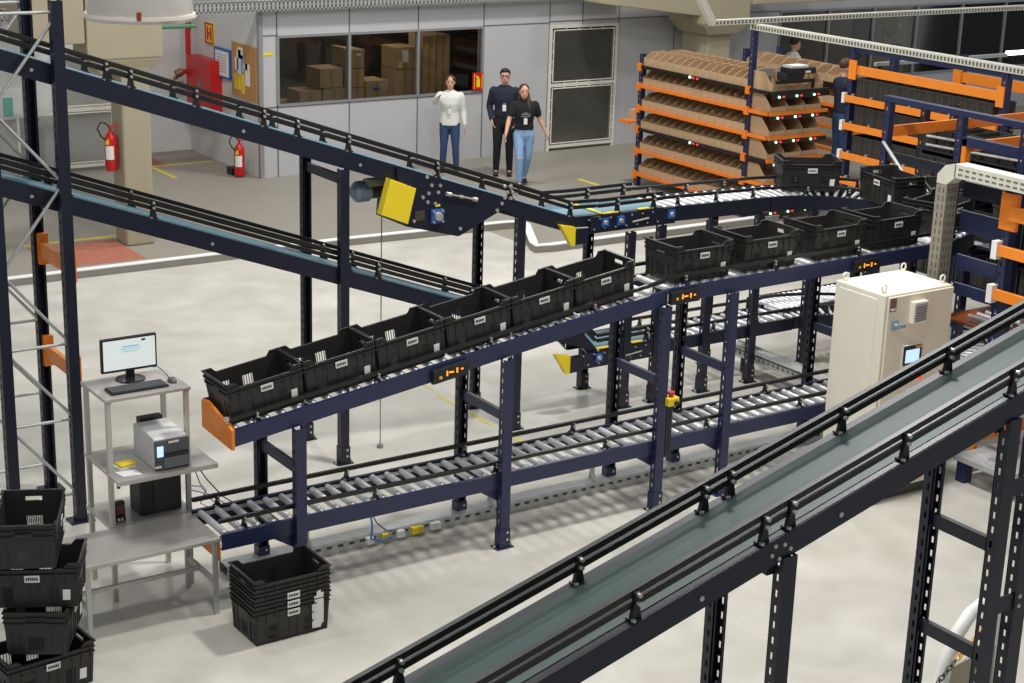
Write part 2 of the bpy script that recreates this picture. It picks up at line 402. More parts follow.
# wall items
def ext(name, label, loc, s=1., hose_side=-1):
    r = thing(name, label, 'fire extinguisher', loc)
    MB().lathe([(.0, 0), (.075, 0), (.085, .02), (.085, .42), (.075, .47), (.04, .51), (.03, .53), (0, .53)], loc, 24).build('cylinder', M['red'], r, smooth=True)
    x, y, z = loc
    MB().tube((x, y, z+.53), (x, y, z+.57), .02, 10).bar((x-.02, y-.02, z+.58), (x+.07, y-.09, z+.6), .025, .015).bar((x-.02, y-.02, z+.6), (x+.06, y-.08, z+.64), .025, .012).build('valve', M['red'], r)
    h = hose_side
    MB().path([(x, y, z+.56), (x+h*.06, y-.01, z+.64), (x+h*.14, y-.02, z+.66), (x+h*.19, y-.03, z+.58), (x+h*.15, y-.05, z+.48), (x+h*.09, y-.06, z+.42)], .011, 8).build('hose', M['black'], r, smooth=True)
    m = MB()
    n = 8
    def curved(a0, a1, z0, z1, rr=.087):
        for i in range(n):
            A = a0+(a1-a0)*i/n; B = a0+(a1-a0)*(i+1)/n
            m.hexa([(x+math.cos(A)*(rr-.003), y+math.sin(A)*(rr-.003), z+z0), (x+math.cos(A)*rr, y+math.sin(A)*rr, z+z0), (x+math.cos(B)*rr, y+math.sin(B)*rr, z+z0), (x+math.cos(B)*(rr-.003), y+math.sin(B)*(rr-.003), z+z0),
                    (x+math.cos(A)*(rr-.003), y+math.sin(A)*(rr-.003), z+z1), (x+math.cos(A)*rr, y+math.sin(A)*rr, z+z1), (x+math.cos(B)*rr, y+math.sin(B)*rr, z+z1), (x+math.cos(B)*(rr-.003), y+math.sin(B)*(rr-.003), z+z1)])
    curved(-2.9, -1.5, .16, .34); m.build('paper_label', M['label'], r)
    m = MB(); curved(-2.9, -2.2, .36, .43, .088); m.build('yellow_sticker', M['yellow'], r)
    return r
ext('fire_extinguisher', 'red fire extinguisher hung on the beige column', (8.02, 21.45, 1.02))
ext('fire_extinguisher', 'red fire extinguisher standing on the floor by the white wall corner', (11.45, 24.85, .02))
MB().box(11.38, 11.52, 25.0, 25.2, 0, .12).build('black_base_box', M['black'])
tag(bpy.data.objects['black_base_box'], 'small black box on the floor behind the standing extinguisher', 'box')
r = thing('hose_cabinet', 'red fire hose cabinet mounted on the white wall', 'hose cabinet', (11.5, 26.4, .9))
MB().box(11.38, 11.6, 26.02, 27.0, .85, 1.72).build('cabinet_body', M['red'], r, bevel=.01)
MB().lathe([(0, 0), (.07, 0), (.07, .012), (0, .012)], (11.375, 26.45, 1.3), 20, 'x').build('viewing_port', M['greyprint'], r)
MB().tube((11.45, 27.05, 1.7), (11.45, 27.05, 2.6), .045, 14).tube((11.3, 27.05, 1.42), (11.45, 27.05, 1.42), .04, 12).build('red_pipe', M['red'], r, smooth=True)
MB().tube((11.22, 27.05, 1.38), (11.32, 27.05, 1.42), .07, 12).tube((11.2, 27.05, 1.34), (11.22, 27.05, 1.3), .04, 10).build('brass_valve', mat('brass', (150, 120, 90), .35, .8), r, smooth=True)
r = thing('hydrant_sign', 'red and yellow hydrant sign on the white wall', 'sign', (11.59, 26.45, 2.0))
MB().box(11.58, 11.6, 26.28, 26.62, 1.95, 2.3).build('sign_plate', M['yellow'], r)
MB().box(11.572, 11.58, 26.28, 26.62, 1.95, 1.98).box(11.572, 11.58, 26.28, 26.62, 2.27, 2.3).box(11.572, 11.58, 26.28, 26.31, 1.98, 2.27).box(11.572, 11.58, 26.59, 26.62, 1.98, 2.27).box(11.57, 11.58, 26.36, 26.41, 2.02, 2.23).box(11.57, 11.58, 26.49, 26.54, 2.02, 2.23).box(11.57, 11.58, 26.41, 26.49, 2.1, 2.15).build('sign_letter', M['red'], r)
r = thing('framed_notice', 'white notice in a blue frame on the white wall end', 'notice', (11.59, 25.9, 1.45))
MB().box(11.56, 11.6, 25.6, 26.24, 1.45, 1.94).build('blue_frame', M['blue'], r)
MB().box(11.555, 11.56, 25.66, 26.18, 1.49, 1.9).build('notice_sheet', M['paper'], r)
m = MB()
for i in range(7): m.box(11.552, 11.555, 25.74, 26.1, 1.83-i*.045, 1.838-i*.045)
m.build('printed_lines', M['greyprint'], r)
r = thing('cork_board', 'cork notice board with pinned papers beside the panel wall', 'notice board', (11.59, 25.1, 1.2))
MB().box(11.57, 11.6, 24.66, 25.56, 1.22, 2.1).build('cork_panel', M['cork'], r)
for y0, y1, z0, z1, k in ((25.2, 25.35, 1.6, 2.0, 'paper'), (25.1, 25.2, 1.65, 1.92, 'paper_blue'), (24.95, 25.08, 1.7, 1.8, 'paper'), (24.88, 25.04, 1.45, 1.8, 'paper'), (25.36, 25.47, 1.35, 1.6, 'yellow'), (25.22, 25.33, 1.35, 1.58, 'yellow'), (25.08, 25.19, 1.3, 1.62, 'yellow'), (25.3, 25.42, 1.66, 1.86, 'paper'), (25.12, 25.3, 1.86, 2.04, 'paper')):
    MB().box(11.564, 11.57, y0, y1, z0, z1).build('pinned_paper', M[k], r)
for o in list(C.objects):
    if o.name.split('.')[0] in ('hose_cabinet', 'hydrant_sign', 'framed_notice', 'cork_board'): o.location.x += .1
r = thing('extinguisher_sign', 'red extinguisher sign at the right end of the storeroom window', 'sign', (15.8, 24.56, 1.2))
MB().box(15.72, 15.93, 24.545, 24.57, 1.2, 1.5).build('sign_plate', M['red'], r)
MB().box(15.79, 15.86, 24.54, 24.545, 1.25, 1.39).box(15.81, 15.84, 24.54, 24.545, 1.39, 1.43).box(15.78, 15.81, 24.54, 24.545, 1.41, 1.45).box(15.74, 15.752, 24.54, 24.545, 1.22, 1.48).box(15.898, 15.91, 24.54, 24.545, 1.22, 1.48).build('sign_symbol', M['yellow'], r)
r = thing('soap_dispenser', 'white wall dispenser with a teal front at the far left', 'dispenser', (8.3, 26.4, .95))
MB().box(8.08, 8.42, 26.38, 26.5, .92, 1.4).build('dispenser_body', M['white'], r, bevel=.015)
MB().box(8.13, 8.28, 26.37, 26.38, .97, 1.27).build('teal_window', M['teal_glass'], r)
tag(MB().box(11.76, 11.95, 24.59, 24.6, 1.98, 2.02).build('yellow_sticker_strip', M['yellow']), 'small yellow sticker on the wall corner above the cork board', 'sticker')
r = thing('pipe_rack', 'green pipe hanging below the beige beam near the hose cabinet', 'pipe', (10.5, 26.2, 2.3))
MB().tube((8.75, 25.2, 2.42), (10.9, 25.2, 2.42), .035, 12).build('green_pipe', M['green_pipe'], r, smooth=True)
for x in (8.8, 10.8): MB().tube((x, 25.2, 2.35), (x, 25.2, 3.2), .02, 8).build('pipe_hanger', M['motor_dark'], r)
# stored cartons behind the windows
st = thing('storage_bench', 'low storage bench behind the storeroom window', 'bench', (14, 25.5, 0))
MB().box(12.1, 15.9, 25.05, 25.9, .98, 1.05).build('bench_top', M['cardboard'], st)
for x in (12.15, 14, 15.85):
    for y in (25.1, 25.85): MB().box(x-.03, x+.03, y-.03, y+.03, 0, .98).build('leg', M['motor_dark'], st)
cart = [(12.68, 13.08, 1.05, 1.28, 'low carton at the left end of the stack behind the left window pane'),
        (13.11, 13.52, 1.05, 1.30, 'low carton right of the left end one behind the left window pane'),
        (13.05, 13.48, 1.31, 1.63, 'carton resting on the two low cartons behind the left window pane'),
        (13.53, 13.62, 1.05, 1.95, 'tall carton seen edge on beside the first window bar'),
        (13.64, 13.89, 1.61, 1.92, 'top carton with a white label in the stack right of the first window bar'),
        (13.64, 13.89, 1.29, 1.60, 'middle carton in the stack right of the first window bar'),
        (13.64, 13.89, 1.05, 1.28, 'bottom carton in the stack right of the first window bar'),
        (13.92, 14.35, 1.05, 1.38, 'carton with a blue mark in the middle window pane'),
        (14.50, 14.89, 1.55, 1.92, 'upper carton with pasted papers left of the second window bar'),
        (14.50, 14.89, 1.06, 1.54, 'lower carton left of the second window bar'),
        (14.93, 15.02, 1.05, 1.90, 'narrow upright carton right of the second window bar'),
        (15.04, 15.30, 1.05, 2.10, 'tall upright carton in the right window pane, left one'),
        (15.32, 15.58, 1.05, 2.10, 'tall upright carton in the right window pane, next to the dark opening')]
for i, (x0, x1, z0, z1, lb) in enumerate(cart):
    r = thing('carton', lb, 'carton', ((x0+x1)/2, 25.3, z0), 'cartons behind the storeroom window')
    MB().box(x0, x1, 25.1, 25.6, z0, z1).build('box_body', M['cardboard'], r, bevel=.006)
    MB().box((x0+x1)/2-.03, (x0+x1)/2+.03, 25.096, 25.1, z0+.01, z1-.01).build('packing_tape', mat('packing tape', (170, 132, 92), .4) if i == 0 else bpy.data.materials['packing tape'], r)
    if i == 4: MB().box(x0+.1, x0+.18, 25.09, 25.096, z1-.1, z1-.06).build('paper_label', M['label'], r)
    if i == 7: MB().box(x0+.15, x0+.27, 25.09, 25.096, z0+.17, z0+.21).build('blue_mark', M['blue'], r)
    if i == 8:
        MB().box(x0+.12, x0+.24, 25.09, 25.096, z0+.12, z0+.32).build('paper_label', M['label'], r)
        MB().box(x0+.05, x0+.12, 25.088, 25.096, z0+.02, z0+.12).build('yellow_label', M['yellow'], r)
    if i == 11: MB().box(x0+.05, x0+.11, 25.09, 25.096, z1-.2, z1-.15).build('yellow_label', M['yellow'], r)
# big cartons behind the right-hand windows, marked 10
def txt(s, size, loc, mt, parent, name='marking', ext_=.002):
    cu = bpy.data.curves.new('t', 'FONT'); cu.body = s; cu.size = size; cu.extrude = ext_; cu.align_x = 'CENTER'
    o = bpy.data.objects.new('t', cu); C.objects.link(o); dg = bpy.context.evaluated_depsgraph_get(); me = bpy.data.meshes.new_from_object(o.evaluated_get(dg)); bpy.data.objects.remove(o)
    me.materials.clear(); me.materials.append(mt)
    n = bpy.data.objects.new(name, me); C.objects.link(n); n.location = Vector(loc)-parent.location; n.rotation_euler = (PI/2, 0, 0); n.parent = parent; return n
for (x0, x1, z1, lb, t) in ((22.9, 23.3, 2.2, 'tall brown carton behind the left end of the right-hand window', None), (26.05, 26.6, 2.25, 'big carton marked 10 behind the window left of the bar', '10'), (26.64, 27.0, 2.25, 'big carton with small labels beside the marked one', None), (29.0, 29.9, 2.2, 'wide carton marked 10 behind the far right window', '10')):
    r = thing('carton', lb, 'carton', (x0, 25.3, 0), 'big cartons behind the right-hand windows')
    MB().box(x0, x1, 25.2, 25.9, 0, z1).build('box_body', M['cardboard'], r, bevel=.01)
    if t: txt(t, .34, ((x0+x1)/2+.05, 25.19, 1.58), M['ink'], r)
    elif x0 > 25:
        MB().box(x0+.08, x0+.16, 25.19, 25.2, 1.75, 1.85).box(x0+.1, x0+.18, 25.19, 25.2, 2.05, 2.15).build('paper_label', M['label'], r)

# floor markings (flat paint)
def paint(name, label, quads, mt, z=.003):
    m = MB()
    for q in quads: m.hexa([(x, y, .0005) for x, y in q]+[(x, y, z) for x, y in q])
    o = m.build(name, mt); tag(o, label, 'floor marking'); return o
def R(x0, x1, y0, y1): return [(x0, y0), (x1, y0), (x1, y1), (x0, y1)]
paint('floor_marking', 'yellow tape lines around the worn red patch below the column extinguisher', [R(6.9, 8.3, 21.85, 21.95), R(6.9, 8.25, 20.35, 20.45)], M['tape'])
paint('red_floor_patch', 'worn red paint patch on the floor left of the beige column', [R(6.9, 8.1, 20.55, 21.75)], M['tape_red'])
paint('floor_marking', 'yellow tape corner on the floor under the hose cabinet', [R(10.45, 10.53, 25.2, 27.2), R(10.53, 11.58, 26.2, 26.28)], M['tape'])
paint('red_floor_patch', 'faded red patch inside the tape corner under the hose cabinet', [R(10.54, 10.8, 26.3, 27.2)], M['tape_red'])
paint('floor_marking', 'yellow tape corner on the floor beside the cardboard bin rack', [R(16.35, 17.0, 21.5, 21.6), R(16.35, 16.45, 21.6, 22.3)], M['tape'])
paint('floor_marking', 'thin yellow tape line on the floor seen behind the lower roller conveyor', [R(8.55, 8.585, 12.1, 12.6), R(8.55, 8.585, 12.9, 13.9), R(8.6, 8.63, 14.1, 14.9)], M['tape'])

# white floor trunk: straight run, an S bend, second run
def floor_duct_(name, label, pts, w, h, mt_top, mt_side):
    r = thing(name, label, 'cable duct', (*pts[0], 0))
    z = h/2
    m = MB()
    m.strip([(x, y, z-.006) for x, y in pts], w, h-.012); m.build('trunk_body', mt_side, r)
    m = MB(); m.strip([(x, y, h-.003) for x, y in pts], w+.006, .012); m.build('trunk_cover', mt_top, r)
    return r
M['galv_flat'] = mat('matt zinc side', (140, 138, 130), .6, .2, var=.12)
M['trunk_white'] = mat('white trunk cover', (238, 238, 236), .5)
floor_duct_('floor_duct', 'long white-topped cable trunk crossing the floor behind the belts', [(5.2, 20.03), (10.8, 20.0), (13.3, 19.85), (13.55, 19.78), (13.52, 19.6), (12.98, 18.62), (12.92, 18.46), (13.15, 18.42), (17.3, 18.42)], .11, .1, M['trunk_white'], M['galv_flat'])
r = thing('floor_cable_tray', 'slotted zinc cable tray on the floor under the long roller conveyor', 'cable tray', (5.0, 11.1, 0))
m = MB(); m.box(4.9, 12.4, 10.98, 10.995, .0, .05).box(4.9, 12.4, 10.98, 10.995, .075, .09).box(4.9, 12.4, 11.135, 11.15, 0, .09).box(4.9, 12.4, 10.995, 11.135, 0, .012).box(4.9, 12.4, 10.995, 11.135, .088, .096)
x = 4.9
while x < 12.35: m.box(x, x+.05, 10.98, 10.995, .05, .075); x += .1
m.build('tray_body', M['galv'], r)
MB().box(4.9, 12.4, 10.992, 10.996, .05, .075).build('slot_backing', M['slot_grey'], r)
for x in (5.55, 5.62, 7.35, 7.43, 8.42):
    MB().path([(x, 11.0, .09), (x-.02, 11.02, .18), (x, 11.05, .24), (x+.02, 11.1, .2), (x+.03, 11.13, .09)], .014, 8).build('cable_loop', M['galv'], r, smooth=True)
m = MB()
for i, (x, w) in enumerate(((6.1, .06), (6.25, .05), (6.38, .07), (6.52, .1), (6.7, .09))): m.mi(i % 2).box(x, x+w, 10.94, 10.985, .03, .085)
m.each('terminal_clip', [M['label'], M['yellow']], r)

# ------------------------------------------------------------------ posts and frames
def post_mb(m, x, y, z0, z1, w=.085, d=.07, face=-1, slot=.04, pitch=.085, shoe=False):
    """C-section upright: web on the side `face` (along y), perforated flanges at +-x"""
    yw = y+face*d/2; t = .006
    m.box(x-w/2, x+w/2, min(yw, yw-face*t), max(yw, yw-face*t), z0, z1)
    ya, yb = y-d/2+(t if face < 0 else 0), y+d/2-(t if face > 0 else 0); c = (ya+yb)/2
    for sx in (x-w/2, x+w/2-t):
        m.box(sx, sx+t, ya, c-.009, z0, z1); m.box(sx, sx+t, c+.009, yb, z0, z1)
        z = z0
        while z < z1:
            m.box(sx, sx+t, c-.009, c+.009, z, min(z1, z+pitch-slot)); z += pitch
    yl = y-face*d/2
    m.box(x-w/2, x-w/2+.018, min(yl, yl+face*t), max(yl, yl+face*t), z0, z1); m.box(x+w/2-.018, x+w/2, min(yl, yl+face*t), max(yl, yl+face*t), z0, z1)
def frame(label, x, yf, yr, zf, zr, bars, mt='navy', name='support_frame', w=.085, group=None, base=0., xr=None, mtr=None, feet=True, top=False):
    r = thing(name, label, 'support frame', (x, (yf+yr)/2, 0), group); xr = x if xr is None else xr
    if zf: m = MB(); post_mb(m, x, yf, base, zf, w, face=-1); m.build('post', M[mt], r)
    if zr: m = MB(); post_mb(m, xr, yr, base, zr, w, face=1); m.build('post', M[mtr or mt], r)
    for z in bars: MB().bar((x, yf+.03, z), (xr, yr-.03, z), .035, .08).build('crossbar', M[mt], r)
    if feet:
        for (px, py, zz) in ((x, yf, zf), (xr, yr, zr)):
            if zz: MB().box(px-.08, px+.08, py-.055, py+.055, 0, .01).box(px-w/2-.006, px+w/2+.006, py-.042, py+.042, .01, .17).build('foot_plate', M[mt], r)
            m = MB()
            if zz:
                for dx in (-.075, .075): m.tube((px+dx, py, .01), (px+dx, py, .03), .012, 8)
                for dz in (.08, .14): m.tube((px+.015, py-.045, dz), (px+.015, py-.052, dz), .011, 8)
                m.each('anchor_bolt', M['bolt'], r)
    return r
OG = 'support frames under the crate conveyors'
for x, zf, zr, bars, lb in ((5.24, 1.35, 1.36, [1.02], 'navy support frame nearest the orange end plate of the crate conveyor'), (7.06, 1.6, 1.6, [1.12], 'navy support frame second from the left under the crate conveyor'),
                            (8.63, 1.82, 1.82, [1.16], 'navy support frame left of the yellow emergency stop'), (9.36, 1.85, 1.85, [1.16], 'navy support frame right of the yellow emergency stop'), (10.97, 1.85, 1.85, [1.16], 'navy support frame behind the cream control cabinet'), (12.25, 1.85, 1.85, [1.16], 'navy support frame under the right end of the crate conveyor')):
    f = frame(lb, x, 10.43, 11.09, zf, zr, bars, group=OG, mtr='post_dark')
    MB().bar((x-.02, 10.45, .46), (x-.02, 11.06, .46), .04, .07).build('lower_bracket', M['navy'], f)
    MB().prism([(0, 0), (-.16, 0), (0, -.1)], lambda u, v, w: (x-.04+u, w, .5+v), 10.465, 10.48).build('gusset', M['navy'], f)
BG = 'support frames under the belt lines'
frame('dark support frame under both belts left of the yellow motor guard', 6.83, 12.71, 13.43, 2.72, 2.72, [2.62], 'navy_dark', group=BG)
frame('dark support frame under the belts behind the third and fourth crates', 8.7, 12.71, 13.43, 2.1, 2.1, [], 'navy_dark', group=BG)
frame('dark support frame under the belt corner with the blue bearings', 10.02, 12.71, 13.4, 1.82, 1.82, [], 'navy_dark', group=BG)
frame('single dark front post right of the belt corner', 10.4, 12.71, 13.4, 1.85, 0, [], 'navy_dark', group=BG)
frame('single dark front post under the short end of the upper roller line', 11.05, 12.71, 13.4, 1.83, 0, [], 'navy_dark', group=BG)
frame('dark support frame under the upper roller line before the bend', 11.7, 12.71, 13.43, 1.83, 1.83, [], 'navy_dark', group=BG)
frame('single dark post inside the bend left of the cabinet top', 12.33, 12.58, 13.43, 1.83, 0, [], 'navy_dark', group=BG)
frame('dark support frame at the outer side of the upper bend', 13.05, 11.9, 12.6, 1.83, 1.83, [], 'navy_dark', group=BG)

# ------------------------------------------------------------------ conveyors
def bracket_mb(m, x, y, z, h, side, double=True, s=1.):
    # tapered foot with two arms, on top of the side beam
    m.hexa([(x-.03*s, y-.012, z), (x+.03*s, y-.012, z), (x+.03*s, y+.012, z), (x-.03*s, y+.012, z), (x-.014*s, y-.012, z+h*.6), (x+.014*s, y-.012, z+h*.6), (x+.014*s, y+.012, z+h*.6), (x-.014*s, y+.012, z+h*.6)])
    m.box(x-.014*s, x+.014*s, y-.014, y+.014, z+h*.6, z+h)
    m.box(x-.035*s, x+.035*s, y-.03, y+.03, z-.004, z+.006)
def bracket(r, x, y, z, h, side, mt, s=1.):
    m = MB(); bracket_mb(m, x, y, z, h, side, s=s); b = m.build('rail_bracket', M[mt], r)
    c = MB()
    for dz in (h*.62, h*.92): c.tube((x, y-.035, z+dz), (x, y-.015, z+dz), .011*s, 8)
    for dx in (-.025,): c.tube((x+dx*s, y-.02, z), (x+dx*s, y-.02, z+.012), .013, 8)
    c.each('bracket_bolt', M['bolt'], b); return b
def sidebeam(m, pts, y, h, t, side):
    # C beam: web at y, flanges towards inside
    for (x0, z0), (x1, z1) in zip(pts, pts[1:]):
        for (ya, yb, a, b) in ((y, y+side*.006, -h, 0), (y+side*.006, y+side*t, -.006, 0), (y+side*.006, y+side*t, -h, -h+.006)):
            y0, y1 = min(ya, yb), max(ya, yb)
            m.hexa([(x0, y0, z0+a), (x1, y0, z1+a), (x1, y1, z1+a), (x0, y1, z0+a), (x0, y0, z0+b), (x1, y0, z1+b), (x1, y1, z1+b), (x0, y1, z0+b)])
roller_proto = {}
def make_roller(parent, L, rr):
    key = (round(L, 3), rr)
    if key not in roller_proto:
        o = MB().lathe([(0, -L/2), (rr*.6, -L/2), (rr, -L/2+.012), (rr, L/2-.012), (rr*.6, L/2), (0, L/2)], (0, 0, 0), 14, 'y').build('roller', M['steel'], parent, local=True, smooth=True)
        e = MB().tube((0, -L/2-.016, 0), (0, -L/2, 0), rr*.62, 10).tube((0, L/2, 0), (0, L/2+.016, 0), rr*.62, 10).build('roller_end_cap', M['rust'], o, local=True)
        roller_proto[key] = o; return o
    src = roller_proto[key]; o = src.copy(); C.objects.link(o); o.parent = parent
    for ch in src.children: c = ch.copy(); C.objects.link(c); c.parent = o
    return o
def path_z(pts, x):
    for (a, za), (b, zb) in zip(pts, pts[1:]):
        if a <= x <= b: return za+(zb-za)*(x-a)/(b-a)
    return pts[-1][1] if x > pts[-1][0] else pts[0][1]
def roller_line(name, label, pts, y0, y1, h, pitch, mt, rail, brk, rr=.027, rails=True, x_skip=None, back_rail=None, rail_x=None):
    r = thing(name, label, 'roller conveyor', (pts[0][0], (y0+y1)/2, 0))
    for y, s in ((y0, 1), (y1, -1)):
        m = MB(); sidebeam(m, pts, y, h, .035, s); m.build('side_beam', M[mt], r)
    x = pts[0][0]+.05; L = y1-y0-.09
    while x < pts[-1][0]-.02:
        o = make_roller(r, L, rr); o.location = Vector((x, (y0+y1)/2, path_z(pts, x)-rr*.7))-r.location; x += pitch
    inner = MB()
    for y in (y0+.038, y1-.038):
        for (a, za), (b, zb) in zip(pts, pts[1:]): inner.bar((a, y, za-.035), (b, y, zb-.035), .008, .03)
    inner.build('axle_strip', M['galv'], r)
    rx = rail_x or (pts[0][0], pts[-1][0])
    rp = [(rx[0], path_z(pts, rx[0]))]+[p for p in pts if rx[0] < p[0] < rx[1]]+[(rx[1], path_z(pts, rx[1]))]
    for y in ((y0+.05, y1-.02) if rails else ()):
        m = MB()
        for (a, za), (b, zb) in zip(rp, rp[1:]): m.bar((a, y, za+rail), (b, y, zb+rail), .028, .03)
        m.build('guard_rail', M['black_rail'], r)
        x = rx[0]+.2
        while x < rx[1]:
            bracket(r, x, y, path_z(pts, x), rail+.0, 1, 'navy_dark', .8); x += brk
    return r
low = roller_line('roller_conveyor', 'long low roller conveyor running from the steel table towards the cream cabinet', [(4.62, .63), (12.45, .63)], 10.45, 10.99, .125, .133, 'navy', .085, 1.1)
inc = roller_line('roller_conveyor', 'sloping upper roller conveyor carrying six black crates', [(4.73, 1.41), (8.66, 1.95)], 10.45, 10.99, .125, .125, 'navy', .07, 1.0)
flat = roller_line('roller_conveyor', 'level upper roller conveyor carrying black crates behind the cream cabinet', [(8.67, 1.955), (12.05, 1.99)], 10.45, 10.99, .125, .125, 'navy', .09, 1.0)
# orange end plates
MB().prism([(10.43, 1.27), (10.95, 1.29), (10.95, 1.5), (10.86, 1.52), (10.5, 1.44), (10.43, 1.42)], fYZ, 4.705, 4.73).build('orange_end_plate', M['orange'], inc)
MB().prism([(10.46, .42), (10.99, .42), (10.99, .56), (10.46, .56)], fYZ, 4.603, 4.615).build('orange_end_plate', M['orange'], low)
MB().tube((4.7, 10.5, 1.475), (4.7, 10.5, 1.5), .02, 8).build('rail_end_knob', M['bolt'], inc)
# indicator boxes on the beam
for r_, x0, x1, z0, z1 in ((inc, 6.37, 6.69, 1.56, 1.605), (flat, 8.67, 8.98, 1.885, 1.89), (flat, 10.77, 11.09, 1.905, 1.905)):
    m = MB(); m.hexa([(x0, 10.41, z0-.06), (x1, 10.41, z1-.06), (x1, 10.449, z1-.06), (x0, 10.449, z0-.06), (x0, 10.41, z0+.05), (x1, 10.41, z1+.05), (x1, 10.449, z1+.05), (x0, 10.449, z0+.05)])
    b = m.build('control_module', M['black'], r_, bevel=.004)
    k = (z1-z0)/(x1-x0); l = MB()
    for f, w in ((.38, .012), (.5, .04), (.66, .012), (.8, .02)):
        xx = x0+(x1-x0)*f; zz = z0+k*(xx-x0); l.box(xx-w/2, xx+w/2, 10.406, 10.41, zz-.02 if w < .02 else zz-.006, zz+.02 if w < .02 else zz+.006)
    l.each('status_light', M['led_orange'], b)
    l = MB(); xx = x0+(x1-x0)*.2; l.box(xx-.012, xx+.012, 10.406, 10.41, z0-.02, z0+.0); l.build('yellow_mark', M['yellow'], b)
# U bends
def arc(cx, cy, R_, a0, a1, n=24): return [(cx+R_*math.cos(math.radians(a0+(a1-a0)*i/n)), cy+R_*math.sin(math.radians(a0+(a1-a0)*i/n))) for i in range(n+1)]
def bend(label, cx, cy, z, ri, ro, h, mt, rail, rail_out=True, a0=-90, a1=90, zrf=None):
    r = thing('curved_roller_conveyor', label, 'roller conveyor', (cx+ri, cy, 0))
    for R_ in (ri, ro):
        m = MB(); m.strip([(x, y, z-h/2) for x, y in arc(cx, cy, R_, a0, a1)], .02, h); m.build('side_beam', M[mt], r)
    n = 36; L = ro-ri-.09
    proto = None
    for i in range(n):
        a = a0+(a1-a0)*(i+.5)/n; ca, sa = math.cos(math.radians(a)), math.sin(math.radians(a)); rm = (ri+ro)/2
        if proto is None:
            proto = MB().lathe([(0, -L/2), (.017, -L/2), (.026, L/2), (0, L/2)], (0, 0, 0), 12, 'y').build('roller', M['steel'], r, local=True, smooth=True); o = proto
        else: o = proto.copy(); C.objects.link(o); o.parent = r
        o.location = Vector((cx+rm*ca, cy+rm*sa, z-.02))-r.location; o.rotation_euler = (0, 0, math.radians(a+90))
    g = MB(); g.strip([(x, y, z-.03) for x, y in arc(cx, cy, ri+.04, a0, a1)], .02, .03); g.build('green_bearing_strip', M['green_pipe'], r)
    for R_ in (ri+.02, ro-.02):
        m = MB(); m.strip([(x, y, z+rail) for x, y in arc(cx, cy, R_, a0, a1)], .026, .03); m.build('guard_rail', M['black_rail'], r)
        for a in range(int(a0)+12, int(a1), 28): bracket(r, cx+R_*math.cos(math.radians(a)), cy+R_*math.sin(math.radians(a)), z, rail, 1, 'navy_dark', .8)
    return r
bend('upper U-shaped roller bend carrying crates beside the black bin racks', 11.85, 11.86, 1.99, .86, 1.41, .15, 'navy_dark', .09)
bend('low U-shaped roller bend left of the cream cabinet', 12.3, 11.86, .63, .86, 1.41, .13, 'navy_dark', .09)
roller_line('roller_conveyor', 'upper level roller line between the belt corner and the bend', [(10.44, 2.02), (11.85, 1.99)], 12.72, 13.27, .15, .125, 'navy_dark', .09, .5)
roller_line('roller_conveyor', 'low roller line feeding the lower bend left of the cabinet', [(10.42, .63), (12.3, .62)], 12.72, 13.27, .13, .125, 'navy_dark', .09, .6)
spur = roller_line('roller_conveyor', 'densely set low roller spur leading off behind the cabinet', [(12.32, .66), (14.6, .66)], 12.9, 13.5, .13, .075, 'navy_dark', .09, .6, rails=False)
# belts
def belt_line(name, label, pts, y0, y1, h, mt_belt, mt, rail, xb, bolt_x, yflange=.045, rr=(.033, .03), rails_x=None, mtop='navy_dark'):
    r = thing(name, label, 'belt conveyor', (pts[0][0], (y0+y1)/2, 0))
    for y, s in ((y0, 1), (y1, -1)):
        m = MB(); sidebeam(m, pts, y, h, yflange, s); b = m.build('side_beam', M[mt], r)
        if s == 1:
            c = MB()
            for x in bolt_x: c.tube((x, y-.008, path_z(pts, x)-h*.55), (x, y, path_z(pts, x)-h*.55), .014, 10)
            if bolt_x: c.each('beam_bolt', M['bolt'], b)
    m = MB(); a, b = y0+yflange+.003, y1-yflange-.003
    for (x0, z0), (x1, z1) in zip(pts, pts[1:]):
        m.hexa([(x0, a, z0-.02), (x1, a, z1-.02), (x1, b, z1-.02), (x0, b, z0-.02), (x0, a, z0+.004), (x1, a, z1+.004), (x1, b, z1+.004), (x0, b, z0+.004)])
    m.build('belt', M[mt_belt], r)
    rx = rails_x or (pts[0][0], pts[-1][0]); rp = [(rx[0], path_z(pts, rx[0]))]+[p for p in pts if rx[0] < p[0] < rx[1]]+[(rx[1], path_z(pts, rx[1]))]
    for y in (y0+.05, y1-.02):
        for dz in (rail, rail-.055):
            m = MB()
            for (x0, z0), (x1, z1) in zip(rp, rp[1:]): m.bar((x0, y, z0+dz-rr[0]/2), (x1, y, z1+dz-rr[0]/2), rr[1], rr[0])
            g = m.build('guard_rail', M['black_rail'], r)
        for x in xb:
            if rx[0] < x < rx[1]: bracket(r, x, y-.018, path_z(pts, x), rail-.01, 1, 'black')
    return r
fgz = lambda x: 1.975+.278*(x-4.06)
fgb = [4.53-.02, 5.20, 5.45, 5.87, 6.98, 7.9]
fg = belt_line('belt_conveyor', 'big teal belt conveyor rising across the front right of the picture', [(2.4, fgz(2.4)), (9.2, fgz(9.2))], 5.5, 6.02, .135, 'belt', 'navy_dark', .152, [3.5, 4.5, 5.27, 5.44, 6.2, 6.98, 7.9], [4.87, 5.75], .05)
m = MB()
for dx, dz in ((5.32, -.03), (5.3, -.07), (5.38, -.05), (5.42, -.09), (5.35, -.11)): m.tube((dx, 5.49, fgz(dx)+dz), (dx, 5.5, fgz(dx)+dz), .011, 10)
m.each('joint_bolt', M['bolt'], fg)
upz = lambda x: 3.88-.342*(x-3.92)
